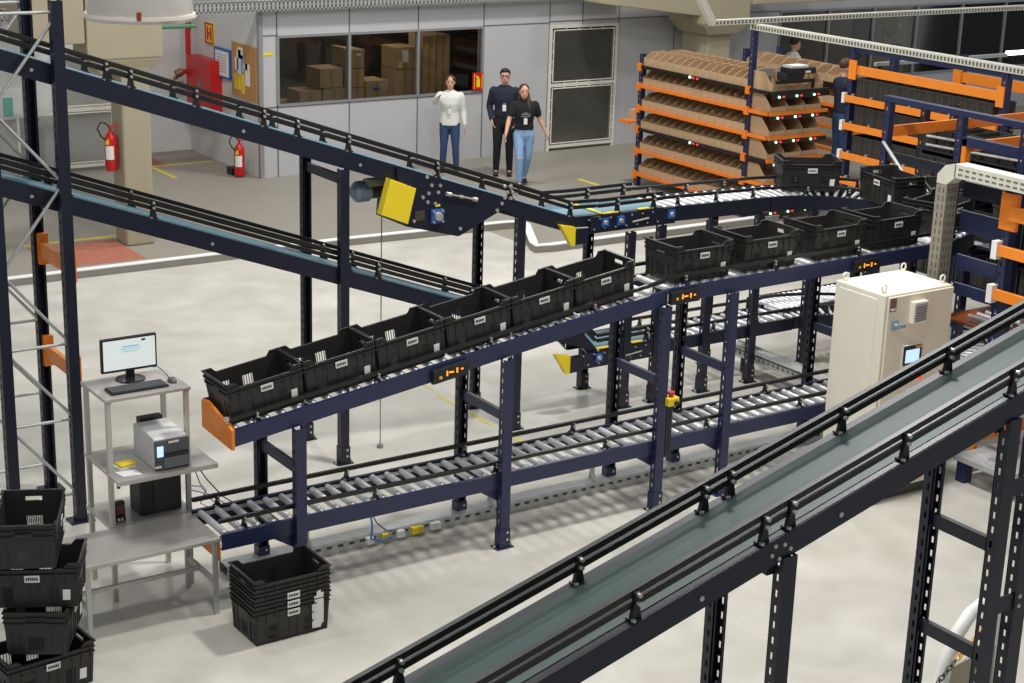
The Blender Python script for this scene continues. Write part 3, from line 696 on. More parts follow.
up = belt_line('belt_conveyor', 'upper belt conveyor sloping down from the top left to the yellow-edged corner', [(2.9, upz(2.9)), (9.3, 2.04), (9.62, 2.03)], 12.72, 13.27, .16, 'belt_sheen', 'navy_dark', .152, [4.75, 4.95, 5.5, 6.1, 6.41, 6.9, 7.8, 8.6, 9.3], [4.15, 5.55+.35, 7.0])
loz = lambda x: 2.9-.371*(x-3.86)
lo = belt_line('belt_conveyor', 'lower belt conveyor sloping down from the left behind the crates', [(2.9, loz(2.9)), (9.5, loz(9.5)+.04), (9.68, .66)], 12.72, 13.27, .15, 'belt_sheen', 'navy_dark', .152, [4.4, 5.1, 6.9, 7.2, 8.2, 9.2], [4.1, 5.6, 7.9])
# corner transfer belts
for z, lb in ((2.03, 'short flat belt at the upper corner with yellow edge strips'), (.66, 'short flat belt at the low corner with yellow edge strips')):
    r = belt_line('transfer_belt', lb, [(9.63 if z > 1 else 9.69, z), (10.42, z)], 12.7, 13.27, .15, 'belt_sheen', 'navy_dark', .152, [9.85, 10.3], [])
    MB().box(9.64, 9.68, 12.72, 13.27, z+.005, z+.014).box(9.66, 9.85, 12.7, 12.74, z+.005, z+.014).box(10.1, 10.24, 12.7, 12.75, z+.005, z+.012).build('yellow_edge_strip', M['yellow'], r)
    for x in (9.67, 9.86, 10.49):
        b = MB().box(x-.042, x+.042, 12.665, 12.7, z-.115, z-.03).build('bearing_block', M['blue'], r)
        MB().lathe([(0, 0), (.026, 0), (.02, .012), (0, .012)], (x, 12.665, z-.072), 14, 'y').build('bearing_cap', M['bolt'], b, smooth=True)
    MB().box(9.5, 10.55, 12.685, 12.7, z-.17, z-.01).build('corner_plate', M['navy_dark'], r)
    m = MB()
    for i in range(14):
        m.tube((9.48+.065*i, 12.676, z-.03-.1*(i % 2)), (9.48+.065*i, 12.686, z-.03-.1*(i % 2)), .009, 8)
    m.each('plate_bolt', M['bolt'], r)
    MB().tube((9.3, 12.67, z-.09), (9.46, 12.67, z-.1), .009, 8).tube((10.0, 12.67, z-.1), (10.2, 12.67, z-.08), .009, 8).build('tension_rod', M['bolt'], r)
    m = MB(); q = .0 if z > 1 else .08; m.mi(0).prism([(9.13, z-.04+q), (9.31, z-.08+q), (9.34, z-.26+q), (9.27, z-.26+q)], fXZ, 12.66, 12.72); m.mi(1).box(9.31, 9.45, 12.65, 12.72, z-.25+q, z-.1+q); m.build('drive_guard', [M['yellow'], M['navy_dark']], r)
# motor station hanging on the upper belt
r = up
poly = [(7.35, upz(7.35)-.02), (8.75, upz(8.75)-.02), (8.75, upz(8.75)-.16), (8.48, 2.2), (8.02, 2.0), (7.43, 2.16)]
g = MB().prism(poly, fXZ, 12.69, 12.718).build('drive_side_plate', M['navy_dark'], r)
MB().prism([(7.47, 2.14), (8.02, 1.99), (8.4, 2.16), (8.4, 2.3), (7.5, 2.5)], fXZ, 12.72, 13.27).build('drive_box', M['navy_dark'], r)
MB().prism([(7.24, upz(7.24)-.13), (7.5, upz(7.5)-.15), (7.42, 2.19), (7.15, 2.3)], fXZ, 12.6, 12.69).build('yellow_guard', M['yellow'], r, bevel=.004)
m = MB()
for i, (x, z) in enumerate(((7.66, 2.58), (7.73, 2.61), (7.83, 2.585), (7.71, 2.5), (7.8, 2.49), (7.68, 2.43), (7.78, 2.43), (7.62, 2.4), (7.67, 2.35), (7.75, 2.33), (7.53, 2.19), (8.5, 2.42), (8.53, 2.36), (8.5, 2.31), (8.47, 2.26), (8.56, 2.41), (8.59, 2.35), (8.57, 2.3), (8.42, 2.2), (8.63, 2.33), (8.02, 2.07))): m.tube((x, 12.676, z), (x, 12.69, z), .016, 10)
m.each('plate_bolt', M['bolt'], r)
b = MB().box(7.70, 7.83, 12.655, 12.69, 2.15, 2.28).build('bearing_block', M['blue'], r, bevel=.008)
MB().lathe([(0, 0), (.045, 0), (.038, .02), (.018, .025), (0, .025)], (7.77, 12.655, 2.215), 18, 'y').build('bearing_cap', M['bolt'], b, smooth=True)
m = MB()
for dx in (-.052, .052):
    for dz in (-.052, .052): m.tube((7.765+dx*.9, 12.64, 2.215+dz*.9), (7.765+dx*.9, 12.656, 2.215+dz*.9), .011, 8)
m.each('bearing_bolt', M['bolt'], b)
MB().box(7.75, 7.8, 12.68, 12.69, 2.3, 2.32).build('yellow_mark', M['yellow'], r)
MB().box(7.54, 7.64, 12.683, 12.69, 2.19, 2.28).build('type_plate', M['motor_dark'], r)
MB().tube((7.87, 12.66, 2.41), (8.17, 12.66, 2.33), .008, 8).tube((7.85, 12.66, 2.415), (7.9, 12.66, 2.402), .02, 10).tube((7.99, 12.66, 2.378), (8.03, 12.66, 2.367), .015, 8).tube((8.13, 12.66, 2.34), (8.18, 12.66, 2.327), .02, 10).build('tension_rod', M['bolt'], r)
m = MB(); m.mi(0).lathe([(0, 0), (.06, 0), (.09, .025), (.09, .15), (.08, .165), (0, .165)], (7.07, 12.98, 2.44), 20, 'x'); m.mi(1).lathe([(0, 0), (.075, 0), (.075, .2), (0, .2)], (7.235, 12.98, 2.44), 18, 'x').box(7.2, 7.45, 12.93, 13.03, 2.47, 2.54)
mo = m.build('drive_motor', [M['motor'], M['motor_dark']], r, smooth=True)
m = MB()
for i in range(7): m.tube((7.115+i*.016, 12.98, 2.44), (7.12+i*.016, 12.98, 2.44), .096, 20)
m.lathe([(0, 0), (.05, 0), (.05, .008), (0, .008)], (7.06, 12.98, 2.44), 16, 'x'); m.build('cooling_fins', M['motor'], mo)
MB().box(7.17, 7.32, 12.86, 12.96, 2.5, 2.56).build('terminal_box', M['galv'], mo)
tag(MB().tube((7.32, 12.9, 2.45), (7.32, 12.9, 0.02), .005, 6).tube((7.32, 12.9, 0), (7.32, 12.9, .03), .03, 10).build('hanging_rod', M['galv_flat']), 'thin vertical rod from the belt motor down to the floor', 'rod')
# ------------------------------------------------------------------ crates
def make_crate():
    L, W, H, T = .6, .4, .31, .006
    r = thing('crate', 'x', 'crate')
    def tp(m):  # taper towards the base
        m.v = [(x*(1-.05*(1-min(1, z/H))), y*(1-.07*(1-min(1, z/H))), z) for x, y, z in m.v]; return m
    m = MB()
    hx, hy = L/2, W/2
    m.box(-hx+T, hx-T, -hy+T, hy-T, 0, .008)
    zt = .272
    for s in (-1, 1):
        vents = [(-.2, -.125), (.1, .17)] if s < 0 else [(-.205, -.12), (-.01, .075)]; v0, v1, n = (.03, .15, 7) if s < 0 else (.085, .185, 4)
        y0, y1 = (-hy, -hy+T) if s < 0 else (hy-T, hy)
        xs = [-hx]+[v for p in vents for v in p]+[hx]
        for i in range(0, len(xs), 2): m.box(xs[i], xs[i+1], y0, y1, 0, zt)
        for a, b in vents:
            m.box(a, b, y0, y1, 0, v0); m.box(a, b, y0, y1, v1, zt)
            for k in range(n): xx = a+(b-a)*(k+.5)/n; m.box(xx-.0025, xx+.0025, y0, y1, v0, v1)
        # raised ends of the rim
        for e in (-1, 1):
            poly = [(e*.2, zt-.001), (e*.235, H), (e*hx, H), (e*hx, zt-.001)]
            if e < 0: poly = poly[::-1]
            m.prism(poly, fXZ, y0, y1)
            a, b = sorted((e*.235, e*(hx+.012))); m.box(a, b, *( (y0-.01, y1+.004) if s < 0 else (y0-.004, y1+.01)), H-.008, H)
        o = -.012 if s < 0 else .012
        a, b = sorted((y0 if s < 0 else y1, (y0 if s < 0 else y1)+o))
        for z, hh in ((zt-.008, .008), (.232, .006)): m.box(-hx-.008, hx+.008, a, b, z, z+hh)
        a, b = sorted((y0 if s < 0 else y1, (y0 if s < 0 else y1)+o*.8))
        for k in range(9):
            xx = -.28+.07*k
            if abs(xx) > .075 or s > 0: m.box(xx-.002, xx+.002, a, b, .2, zt)
        a, b = sorted((y0 if s < 0 else y1, (y0 if s < 0 else y1)+o*.4))
        for xx in ((-.285, -.215, -.11, -.02, .045, .15, .215, .285) if s < 0 else (-.285, -.215, -.11, -.02, .085, .15, .215, .285)): m.box(xx-.004, xx+.004, a, b, .004, .2)
        m.box(-hx+.01, hx-.01, a, b, .0, .012)
    for s in (-1, 1):
        x0, x1 = (-hx, -hx+T) if s < 0 else (hx-T, hx)
        m.box(x0, x1, -hy+T, hy-T, 0, .03); m.box(x0, x1, -hy+T, -.055, .03, H); m.box(x0, x1, .055, hy-T, .03, H)
        m.box(x0, x1, -.055, .055, .13, .235); m.box(x0, x1, -.055, .055, .268, H)
        for k in range(9): yy = -.055+.11*(k+.5)/9; m.box(x0, x1, yy-.0028, yy+.0028, .03, .13)
        o = .012*s
        a, b = sorted((x0 if s < 0 else x1, (x0 if s < 0 else x1)+o))
        m.box(a, b, -hy-.01, hy+.01, H-.009, H)
        for z in (.262, .222): m.box(a, b, -hy, -.06, z, z+.006); m.box(a, b, .06, hy, z, z+.006)
        m.box(a, b, -.07, .07, .228, .234); m.box(a, b, -.07, .07, .268, .274)
        a, b = sorted((x0 if s < 0 else x1, (x0 if s < 0 else x1)+o*.5))
        for yy in (-.17, -.11, .11, .17): m.box(a, b, yy-.004, yy+.004, .004, .16)
    for sx in (-1, 1):
        for sy in (-1, 1):
            x, y = sx*(hx+.002), sy*(hy+.002); m.box(min(x, x-sx*.03), max(x, x-sx*.03), min(y, y-sy*.004), max(y, y-sy*.004), 0, H); m.box(min(x, x-sx*.004), max(x, x-sx*.004), min(y, y-sy*.03), max(y, y-sy*.03), 0, H)
    tp(m).build('shell', M['crate'], r, local=True)
    m = MB(); m.box(-.045, .055, -.2155, -.2125, .185, .235); lb = tp(m).build('number_label', M['label'], r, local=True)
    m = MB(); x = -.035
    for k in range(6): m.box(x, x+.009, -.2175, -.2155, .2, .22); x += .0135
    tp(m).build('printed_number', M['ink'], lb, local=True)
    m = MB(); m.box(.2, .25, -.2075, -.2035, .05, .125); lb = tp(m).build('code_label', M['label'], r, local=True)
    return r
crate0 = make_crate(); first = [True]
def crate(x, y, z, rz=0, tilt=0, label='', group='', s=1.0):
    if first[0]: c = crate0; first[0] = False; c.location = (x, y, z); c.rotation_euler = (0, 0, 0)
    else: c = dup(crate0, (x, y, z))
    c.rotation_mode = 'XYZ'; c.rotation_euler = (0, -tilt, rz); c['label'] = label; c['group'] = group; c.scale = (s, s, s)
    return c
G1 = 'black crates on the sloping conveyor'
tl = math.atan((1.95-1.41)/(8.66-4.73))
for i in range(6):
    x = 5.05+.606*i
    crate(x, 10.72, path_z([(4.73, 1.41), (8.66, 1.95)], x)+.012, tilt=tl, group=G1,
          label=['black crate at the low end of the slope, above the orange end plate', 'second black crate up the slope from the orange end plate', 'third black crate up the slope from the orange end plate', 'fourth black crate up the slope, fourth from the orange end plate', 'fifth black crate up the slope from the orange end plate', 'sixth black crate at the top of the slope, before the gap of bare rollers'][i])
G2 = 'black crates on the level conveyor'
for x, lb in ((9.08, 'black crate on the level conveyor just past the gap of bare rollers'), (9.84, 'second black crate on the level conveyor right of the gap'), (10.66, 'third black crate on the level conveyor, above the left edge of the cabinet'), (11.38, 'fourth black crate on the level conveyor, above the cabinet top')):
    crate(x, 10.72, path_z([(8.67, 1.955), (12.05, 1.99)], x)+.012, group=G2, label=lb, s=1.03)
G3 = 'black crates on the upper U bend'
for x, y, a, lb in ((12.27, 10.84, 16, 'black crate entering the bend, right of the last level crate'), (12.86, 11.24, -128, 'black crate on the far right of the bend, half behind the grey cable trunk'), (12.8, 11.93, -101, 'black crate standing diagonally on the bend below the black bin racks'), (12.5, 12.9, -29, 'black crate at the far side of the bend, in front of the pick rack')):
    crate(x, y, 2.003, rz=math.radians(a), group=G3, label=lb, s=1.04)
G4 = 'nested black crates on the floor'
for i in range(4):
    crate(4.885, 10.05, .0+.066*i, rz=math.radians(0.5), group=G4, label=['bottom crate of the nested floor stack, with the torn white label', 'second crate from the bottom of the nested floor stack', 'third crate from the bottom of the nested floor stack', 'top crate of the nested floor stack beside the steel table'][i], s=.985)
def strip_kids(o, names):
    for ch in list(o.children):
        if ch.name.split('.')[0] in names:
            for g in list(ch.children): bpy.data.objects.remove(g)
            bpy.data.objects.remove(ch)
nest = [o for o in C.objects if o.get('group') == G4]
for o in nest:
    if 'top crate' in o['label'] or 'third' in o['label']: strip_kids(o, ('code_label',))
    if 'top crate' in o['label']: strip_kids(o, ('number_label',))
    if 'bottom' in o['label']:
        strip_kids(o, ('code_label',))
        MB().prism([(.17, .035), (.24, .03), (.25, .06), (.265, .065), (.262, .18), (.24, .175), (.235, .2), (.2, .19), (.205, .16), (.18, .155), (.19, .1), (.165, .09)], lambda u, v, w: (u*.94, -.187-.018*v/.2+w, v), -.009, -.006).build('torn_label', M['label'], o, local=True)
G5 = 'crates piled at the left edge'
crate(3.14, 10.12, 0, rz=math.radians(6), group=G5, label='bottom crate of the left edge pile, long side to the front')
crate(3.215, 10.185, .311, rz=math.radians(60), group=G5, label='second crate of the left edge pile, short side to the front')
crate(3.17, 10.17, .622, rz=math.radians(-27), group=G5, label='third crate of the left edge pile, long side with two white labels')
crate(3.15, 10.2, .933, rz=math.radians(65), group=G5, label='topmost crate of the left edge pile, short side to the front')

# ------------------------------------------------------------------ bracing tower around the belts
r = thing('bracing_tower', 'tall navy post tower with zigzag tubes around the left belts', 'rack tower', (4.05, 13.0, 0))
for x, y, f in ((4.33, 12.63, -1), (3.79, 12.63, -1), (4.35, 13.41, 1), (3.79, 13.41, 1)):
    m = MB(); post_mb(m, x, y, 0, 4.24, .088, .085, face=f); m.build('post', M['navy_dark'], r)
    MB().box(x-.1, x+.1, y-.08, y+.08, 0, .012).build('foot_plate', M['navy_dark'], r)
nodesR = [.24, .89, 1.53]; nodesL = [.22, .87, 1.52]
for y in (12.645, 13.4):
    for z in (4.15, 1.53, .89, .24): MB().tube((3.8, y, z), (4.32, y, z), .013, 10).build('brace_tube', M['galv'], r, smooth=True)
    for a, b in (((3.8, .88), (4.32, .24)), ((3.8, 1.52), (4.32, .9)), ((3.8, 2.16), (4.32, 1.53)), ((3.8, 2.16), (4.32, 2.82)), ((3.8, 3.44), (4.32, 2.84)), ((3.8, 3.44), (4.32, 4.1))):
        MB().tube((a[0], y, a[1]), (b[0], y, b[1]), .013, 10).build('brace_tube', M['galv'], r, smooth=True)
for z in (2.15, 1.27): 
    MB().bar((4.36, 12.67, z), (4.36, 13.37, z), .04, .12).build('orange_beam', M['orange'], r)
    for y in (12.69, 13.35): MB().box(4.33, 4.41, y-.03, y+.03, z-.13, z+.13).build('beam_connector', M['orange'], r)

# ------------------------------------------------------------------ steel work table with shelf
T0 = thing('steel_table', 'stainless steel work table at the end of the low conveyor', 'table', (3.9, 10.75, 0))
MB().box(3.58, 4.622, 10.46, 11.02, .57, .6).build('table_top', M['stainless'], T0, bevel=.004)
for x, y in ((3.63, 10.5), (3.63, 10.99), (4.58, 10.485), (4.58, 11.0)): MB().box(x-.016, x+.016, y-.016, y+.016, 0, .565).build('leg', M['galv'], T0)
for z in (.25,): MB().bar((3.63, 10.78, z), (4.58, 10.78, z), .03, .03).bar((4.585, 10.5, z), (4.585, 11.0, z), .03, .03).bar((3.63, 10.5, z), (3.63, 11.0, z), .03, .03).build('stretcher', M['galv'], T0)
S0 = thing('steel_shelf_stand', 'two-level steel tube stand behind the work table holding monitor and printer', 'shelf', (4.33, 11.27, 0))
for x in (4.03, 4.63):
    for y in (11.06, 11.5): MB().box(x-.017, x+.017, y-.017, y+.017, 0, 1.555).build('upright', M['stain_tube'], S0)
    for y in (11.06,): MB().box(x-.022, x+.022, y-.022, y+.022, 1.555, 1.575).build('tube_cap', M['black'], S0)
MB().box(4.0, 4.66, 11.03, 11.53, 1.56, 1.585).build('top_shelf', M['stainless'], S0, bevel=.004)
MB().box(4.0, 4.78, 10.86, 11.53, 1.0, 1.02).box(4.0, 4.78, 10.845, 10.865, .985, 1.02).build('middle_shelf', M['stainless'], S0, bevel=.003)
MB().box(4.0, 4.66, 11.03, 11.53, .575, .6).build('lower_shelf', M['stainless'], S0)
MB().box(4.01, 4.03, 10.87, 10.89, .96, .985).build('shelf_cap', M['black'], S0)
r = thing('monitor', 'black computer monitor with a lit white page on the steel stand', 'monitor', (4.32, 11.4, 1.585))
MB().lathe([(0, 0), (.11, 0), (.11, .008), (.03, .018), (0, .018)], (4.34, 11.4, 1.586), 28).build('stand_base', M['black'], r, smooth=True)
MB().box(4.31, 4.37, 11.39, 11.42, 1.6, 1.68).build('stand_neck', M['black'], r)
p = MB().box(4.11, 4.54, 11.365, 11.4, 1.665, 1.925).build('monitor_case', M['black'], r, bevel=.006)
MB().box(4.125, 4.525, 11.362, 11.366, 1.685, 1.91).build('monitor_screen', M['screen'], r)
m = MB()
m.box(4.27, 4.4, 11.36, 11.362, 1.85, 1.86).box(4.25, 4.42, 11.36, 11.362, 1.833, 1.838).box(4.27, 4.39, 11.36, 11.362, 1.815, 1.82); m.build('page_text', M['screenline'], r)
MB().box(4.42, 4.45, 11.36, 11.362, 1.885, 1.9).build('page_mark', M['ink'], r)
MB().box(4.5, 4.53, 11.36, 11.362, 1.662, 1.668).build('power_light', M['cable_blue'], r)
r = thing('keyboard', 'black keyboard on the top shelf in front of the monitor', 'keyboard', (4.3, 11.17, 1.585))
MB().box(4.08, 4.52, 11.1, 11.25, 1.586, 1.602).build('keyboard_case', M['black'], r, bevel=.004)
m = MB()
for i in range(5):
    for k in range(18): m.box(4.09+k*.0235, 4.107+k*.0235, 11.108+i*.027, 11.13+i*.027, 1.602, 1.609)
m.build('keys', M['grey_plastic'], r)
r = thing('mouse', 'dark computer mouse right of the keyboard', 'mouse', (4.58, 11.18, 1.586))
MB().ball((4.585, 11.2, 1.59), .033, .052, .03, 14, 9).build('mouse_body', M['grey_plastic'], r, smooth=True)
MB().path([(4.585, 11.25, 1.6), (4.6, 11.33, 1.6), (4.6, 11.45, 1.61), (4.57, 11.5, 1.64), (4.45, 11.48, 1.66)], .0035, 6).build('mouse_cord', M['cable'], r)
r = thing('label_printer', 'pale label printer with dark front on the middle shelf', 'printer', (4.5, 11.1, 1.02))
MB().prism([(10.93, 1.02), (11.34, 1.02), (11.34, 1.26), (11.28, 1.28), (10.95, 1.26), (10.93, 1.23)], fYZ, 4.32, 4.58).build('printer_shell', M['printer_light'], r, bevel=.01)
MB().box(4.318, 4.582, 10.905, 10.935, 1.022, 1.25).build('printer_front', M['grey_plastic'], r, bevel=.005)
MB().box(4.36, 4.54, 11.3, 11.37, 1.25, 1.3).build('rear_cover', M['black'], r)
MB().box(4.33, 4.378, 10.9, 10.905, 1.13, 1.21).build('display', M['screen_blue'], r)
MB().box(4.31, 4.36, 10.9, 10.905, 1.045, 1.06).box(4.42, 4.5, 10.9, 10.905, 1.225, 1.24).each('front_badge', M['label'], r)
MB().box(4.38, 4.57, 10.89, 10.905, 1.04, 1.12).build('front_door', mat('mid grey', (104, 106, 110), .5), r, bevel=.003)
MB().box(4.38, 4.57, 10.892, 10.906, 1.135, 1.15).build('paper_slot', M['black'], r)
m = MB()
for i in range(3): m.box(4.315+i*.017, 4.325+i*.017, 10.9, 10.905, 1.09, 1.1)
m.each('button', M['black'], r)
r = thing('computer_tower', 'black computer tower lying on the table under the printer shelf', 'computer', (4.45, 11.0, .6))
MB().box(4.27, 4.6, 11.12, 11.33, .602, .93).build('tower_case', mat('dark case', (44, 44, 44), .5), r, bevel=.008)
MB().box(4.37, 4.38, 11.113, 11.12, .62, .91).box(4.27, 4.36, 11.115, 11.12, .61, .92).build('front_panel', M['black'], r)
r = thing('barcode_scanner_unit', 'small dark boxed device on the table left of the computer', 'device', (4.08, 10.95, .6))
MB().box(4.07, 4.15, 11.1, 11.16, .602, .64).box(4.07, 4.15, 11.11, 11.16, .64, .75).build('device_case', M['black'], r, bevel=.006)
MB().box(4.085, 4.135, 11.104, 11.11, .66, .73).build('device_window', mat('dark red glass', (110, 50, 46), .3), r)
MB().box(4.085, 4.1, 11.094, 11.1, .61, .63).box(4.11, 4.125, 11.094, 11.1, .61, .63).each('device_mark', M['label'], r)
r = thing('sticky_notes', 'yellow note pad on the middle shelf left of the printer', 'note pad', (4.17, 11.1, 1.02))
MB().hexa([(4.1, 11.06, 1.021), (4.23, 11.08, 1.021), (4.21, 11.17, 1.021), (4.08, 11.15, 1.021), (4.1, 11.06, 1.035), (4.23, 11.08, 1.035), (4.21, 11.17, 1.035), (4.08, 11.15, 1.035)]).build('white_pad', M['paper'], r)
MB().hexa([(4.11, 11.06, 1.036), (4.24, 11.08, 1.036), (4.22, 11.18, 1.036), (4.1, 11.17, 1.036), (4.11, 11.06, 1.055), (4.24, 11.08, 1.055), (4.22, 11.18, 1.05), (4.1, 11.17, 1.05)]).build('yellow_pad', M['yellow'], r, bevel=.004)
tag(MB().hexa([(4.07, 10.92, 1.021), (4.21, 10.9, 1.021), (4.2, 11.01, 1.021), (4.05, 11.03, 1.021), (4.07, 10.92, 1.027), (4.21, 10.9, 1.027), (4.2, 11.01, 1.027), (4.05, 11.03, 1.027)]).build('paper_pad', M['paper']), 'white paper slip on the middle shelf in front of the yellow notes', 'paper')
r = thing('cable_bundle', 'black and blue cables hanging between the stand and the roller conveyor', 'cable', (4.7, 11.1, .6))
MB().path([(4.66, 11.05, .98), (4.72, 11.05, .8), (4.78, 11.08, .72), (4.74, 11.1, .62), (4.8, 11.05, .58)], .004, 6).path([(4.68, 11.05, .98), (4.78, 11.07, .82), (4.9, 11.05, .66), (4.98, 11.0, .6)], .005, 6).build('black_cable', M['cable'], r)
MB().path([(4.62, 11.06, .8), (4.72, 11.04, .78), (4.78, 11.08, .7), (4.9, 11.0, .62), (5.0, 10.9, .58)], .004, 6).path([(4.62, 11.06, .77), (4.74, 11.06, .72), (4.86, 11.0, .6)], .004, 6).build('blue_cable', M['cable_blue'], r)
r = thing('hanging_air_hose', 'blue hose and black cable hanging from the low conveyor to the floor tray', 'hose', (6.0, 10.5, .3))
MB().path([(5.88, 10.5, .5), (5.95, 10.6, .35), (6.05, 10.8, .15), (6.2, 10.9, .06), (6.32, 10.93, .06)], .008, 6).build('blue_hose', M['cable_blue'], r, smooth=True)
MB().path([(5.9, 10.52, .5), (6.05, 10.7, .32), (6.25, 10.9, .14), (6.4, 10.98, .08)], .005, 6).build('black_cable', M['cable'], r, smooth=True)

# ------------------------------------------------------------------ emergency stop
r = thing('emergency_stop', 'yellow emergency stop box with red button on a dark stalk', 'emergency stop', (8.74, 10.38, .55))
MB().box(8.68, 8.705, 10.395, 10.43, .48, .95).box(8.71, 8.74, 10.395, 10.43, .52, .95).build('stalk', M['black'], r)
MB().box(8.655, 8.775, 10.35, 10.44, .95, 1.025).build('stop_housing', M['yellow'], r, bevel=.01)
MB().lathe([(0, 0), (.02, 0), (.02, .025), (.032, .028), (.032, .045), (.022, .052), (0, .052)], (8.71, 10.39, 1.025), 20).build('stop_button', M['red'], r, smooth=True)
MB().lathe([(0, 0), (.022, 0), (.022, .02), (0, .02)], (8.735, 10.348, .975), 16, 'y').build('guard_ring', M['black'], r)

# ------------------------------------------------------------------ control cabinet
K = thing('control_cabinet', 'cream electrical control cabinet with eye bolts behind the big belt', 'cabinet', (10.66, 9.85, 0))
X0, X1, Y0, Y1, ZT = 10.3, 11.11, 9.54, 10.16, 1.905
MB().box(X0+.03, X1-.03, Y0+.06, Y1-.02, 0, .1).build('plinth', M['motor_dark'], K)
MB().box(X0, X1, Y0+.03, Y1, .1, ZT).build('cabinet_body', M['cream'], K, bevel=.008)
MB().box(X0+.02, X1-.005, Y0, Y0+.024, .13, ZT-.015).build('door', M['cream_shaded'], K, bevel=.006)
MB().box(X0-.006, X0, Y0+.12, Y1-.06, .15, ZT-.05).build('side_panel', M['cream'], K, bevel=.003)
for x, y in ((X0+.05, Y0+.1), (X1-.05, Y0+.1), (X0+.05, Y1-.06), (X1-.05, Y1-.06)):
    m = MB(); m.tube((x, y, ZT), (x, y, ZT+.02), .022, 10)
    m.path([(x+.028*math.cos(a), y, ZT+.045+.028*math.sin(a)) for a in [2*PI*i/14 for i in range(15)]], .008, 8)
    m.build('eye_bolt', M['cream'], K, smooth=True)
D = [o for o in K.children if o.name.startswith('door')][0]
lv = MB().box(10.57, 10.74, Y0-.055, Y0, 1.64, 1.83).build('louvre_box', M['cream'], K, bevel=.004)
m = MB()
for i in range(7): m.hexa([(10.59, Y0-.062, 1.655+i*.023), (10.725, Y0-.062, 1.66+i*.023), (10.725, Y0-.055, 1.66+i*.023), (10.59, Y0-.055, 1.655+i*.023), (10.59, Y0-.058, 1.67+i*.023), (10.725, Y0-.058, 1.675+i*.023), (10.725, Y0-.055, 1.675+i*.023), (10.59, Y0-.055, 1.67+i*.023)])
m.build('louvre_slats', M['greyprint'], lv)
sw = MB().box(10.36, 10.43, Y0-.02, Y0, 1.6, 1.69).build('switch_plate', M['motor'], K, bevel=.004)
MB().tube((10.395, Y0-.02, 1.645), (10.395, Y0-.06, 1.645), .022, 14).box(10.39, 10.47, Y0-.075, Y0-.055, 1.63, 1.66).build('switch_handle', M['motor'], sw)
lp = MB().box(10.33, 10.405, Y0-.004, Y0, 1.765, 1.88).build('warning_label', mat('plum label', (128, 92, 88), .5), K)
MB().box(10.34, 10.395, Y0-.006, Y0-.004, 1.775, 1.793).build('label_strip', M['label'], lp)
hm = MB().box(10.53, 10.77, Y0-.012, Y0, 1.25, 1.44).build('panel_bezel', M['white'], K, bevel=.003)
MB().box(10.54, 10.76, Y0-.016, Y0-.012, 1.26, 1.43).build('panel_face', M['black'], hm)
MB().box(10.565, 10.73, Y0-.019, Y0-.016, 1.28, 1.395).build('panel_screen', M['screen_blue'], hm)
MB().box(10.68, 10.755, Y0-.019, Y0-.016, 1.402, 1.425).build('panel_orange_mark', M['orange'], hm)
for x in (10.65, 10.77): MB().lathe([(0, 0), (.02, 0), (.02, .02), (0, .025)], (x, Y0-.001, 1.12), 14, 'y').build('push_button', M['led_red'], K)

# grey cable trunk rising beside the cabinet and running along the racks
def slotted(r, pts, w, h, mt, sl, side=-1):
    m = MB()
    for a, b in zip(pts, pts[1:]): m.bar(a, b, w, h, (0, 0, 1) if abs(Vector(b).z-Vector(a).z) < .5*(Vector(b)-Vector(a)).length else (0, 1, 0))
    m.build('trunk_body', mt, r, bevel=.004)
r = thing('cable_duct', 'thick grey perforated cable trunk bending over right of the cabinet', 'cable duct', (11.35, 9.9, 0))
yv = 9.97; xv = 11.37

MB().prism([(yv+.06, 2.69), (yv+.06, 2.78), (yv-.02, 2.87), (yv-.14, 2.9), (yv-.14, 2.78), (yv-.05, 2.7)], fYZ, xv-.075, xv+.075).build('bend', M['trunk'], r)
m = MB(); m.mi(0).bar((xv, yv, 1.0), (xv, yv, 2.7), .15, .12, (0, 1, 0)); m.mi(1); z = 1.05
while z < 2.65:
    for k in (-.04, 0, .04): m.box(xv+k-.007, xv+k+.007, yv-.0635, yv-.0605, z, z+.045)
    for k in (-.03, .02): m.box(xv-.079, xv-.0755, yv+k-.006, yv+k+.006, z, z+.045)
    z += .075
m.build('riser', [M['trunk_grey'], M['slot_grey']], r)
m = MB(); m.mi(0).box(xv-.075, xv+.075, 7.0, yv-.13, 2.78, 2.9); m.mi(1); y = 7.05
while y < yv-.2:
    for k in (2.81, 2.855): m.box(xv-.079, xv-.0755, y, y+.045, k, k+.012)
    y += .075
m.build('top_run', [M['trunk'], M['slot_grey']], r)
# white trunk along the rack posts
r = thing('cable_duct', 'pale slotted cable trunk running on top of the rack posts towards the right edge', 'cable duct', (16.96, 16, 2.85))
m = MB(); m.box(16.9, 17.02, 11.0, 18.86, 2.83, 2.92); m.mi(1); y = 11.05
while y < 18.8: m.box(16.896, 16.9, y, y+.03, 2.85, 2.9); y += .06
m.build('duct_body', [M['trunk'], M['slot_grey']], r)
r = thing('cable_duct', 'white slotted cable trunk crossing above the pick racks to the far right', 'cable duct', (19, 18.8, 2.85))
m = MB(); m.box(16.1, 27, 18.76, 18.86, 2.925, 3.0); m.mi(1); x = 16.15
while x < 27: m.box(x, x+.03, 18.756, 18.76, 2.94, 2.985); x += .07
m.build('duct_body', [M['trunk'], M['slot_grey']], r)
MB().bar((16.12, 18.8, 2.95), (15.3, 18.8, 4.1), .1, .1, (0, 1, 0)).build('rising_section', M['trunk'], r)

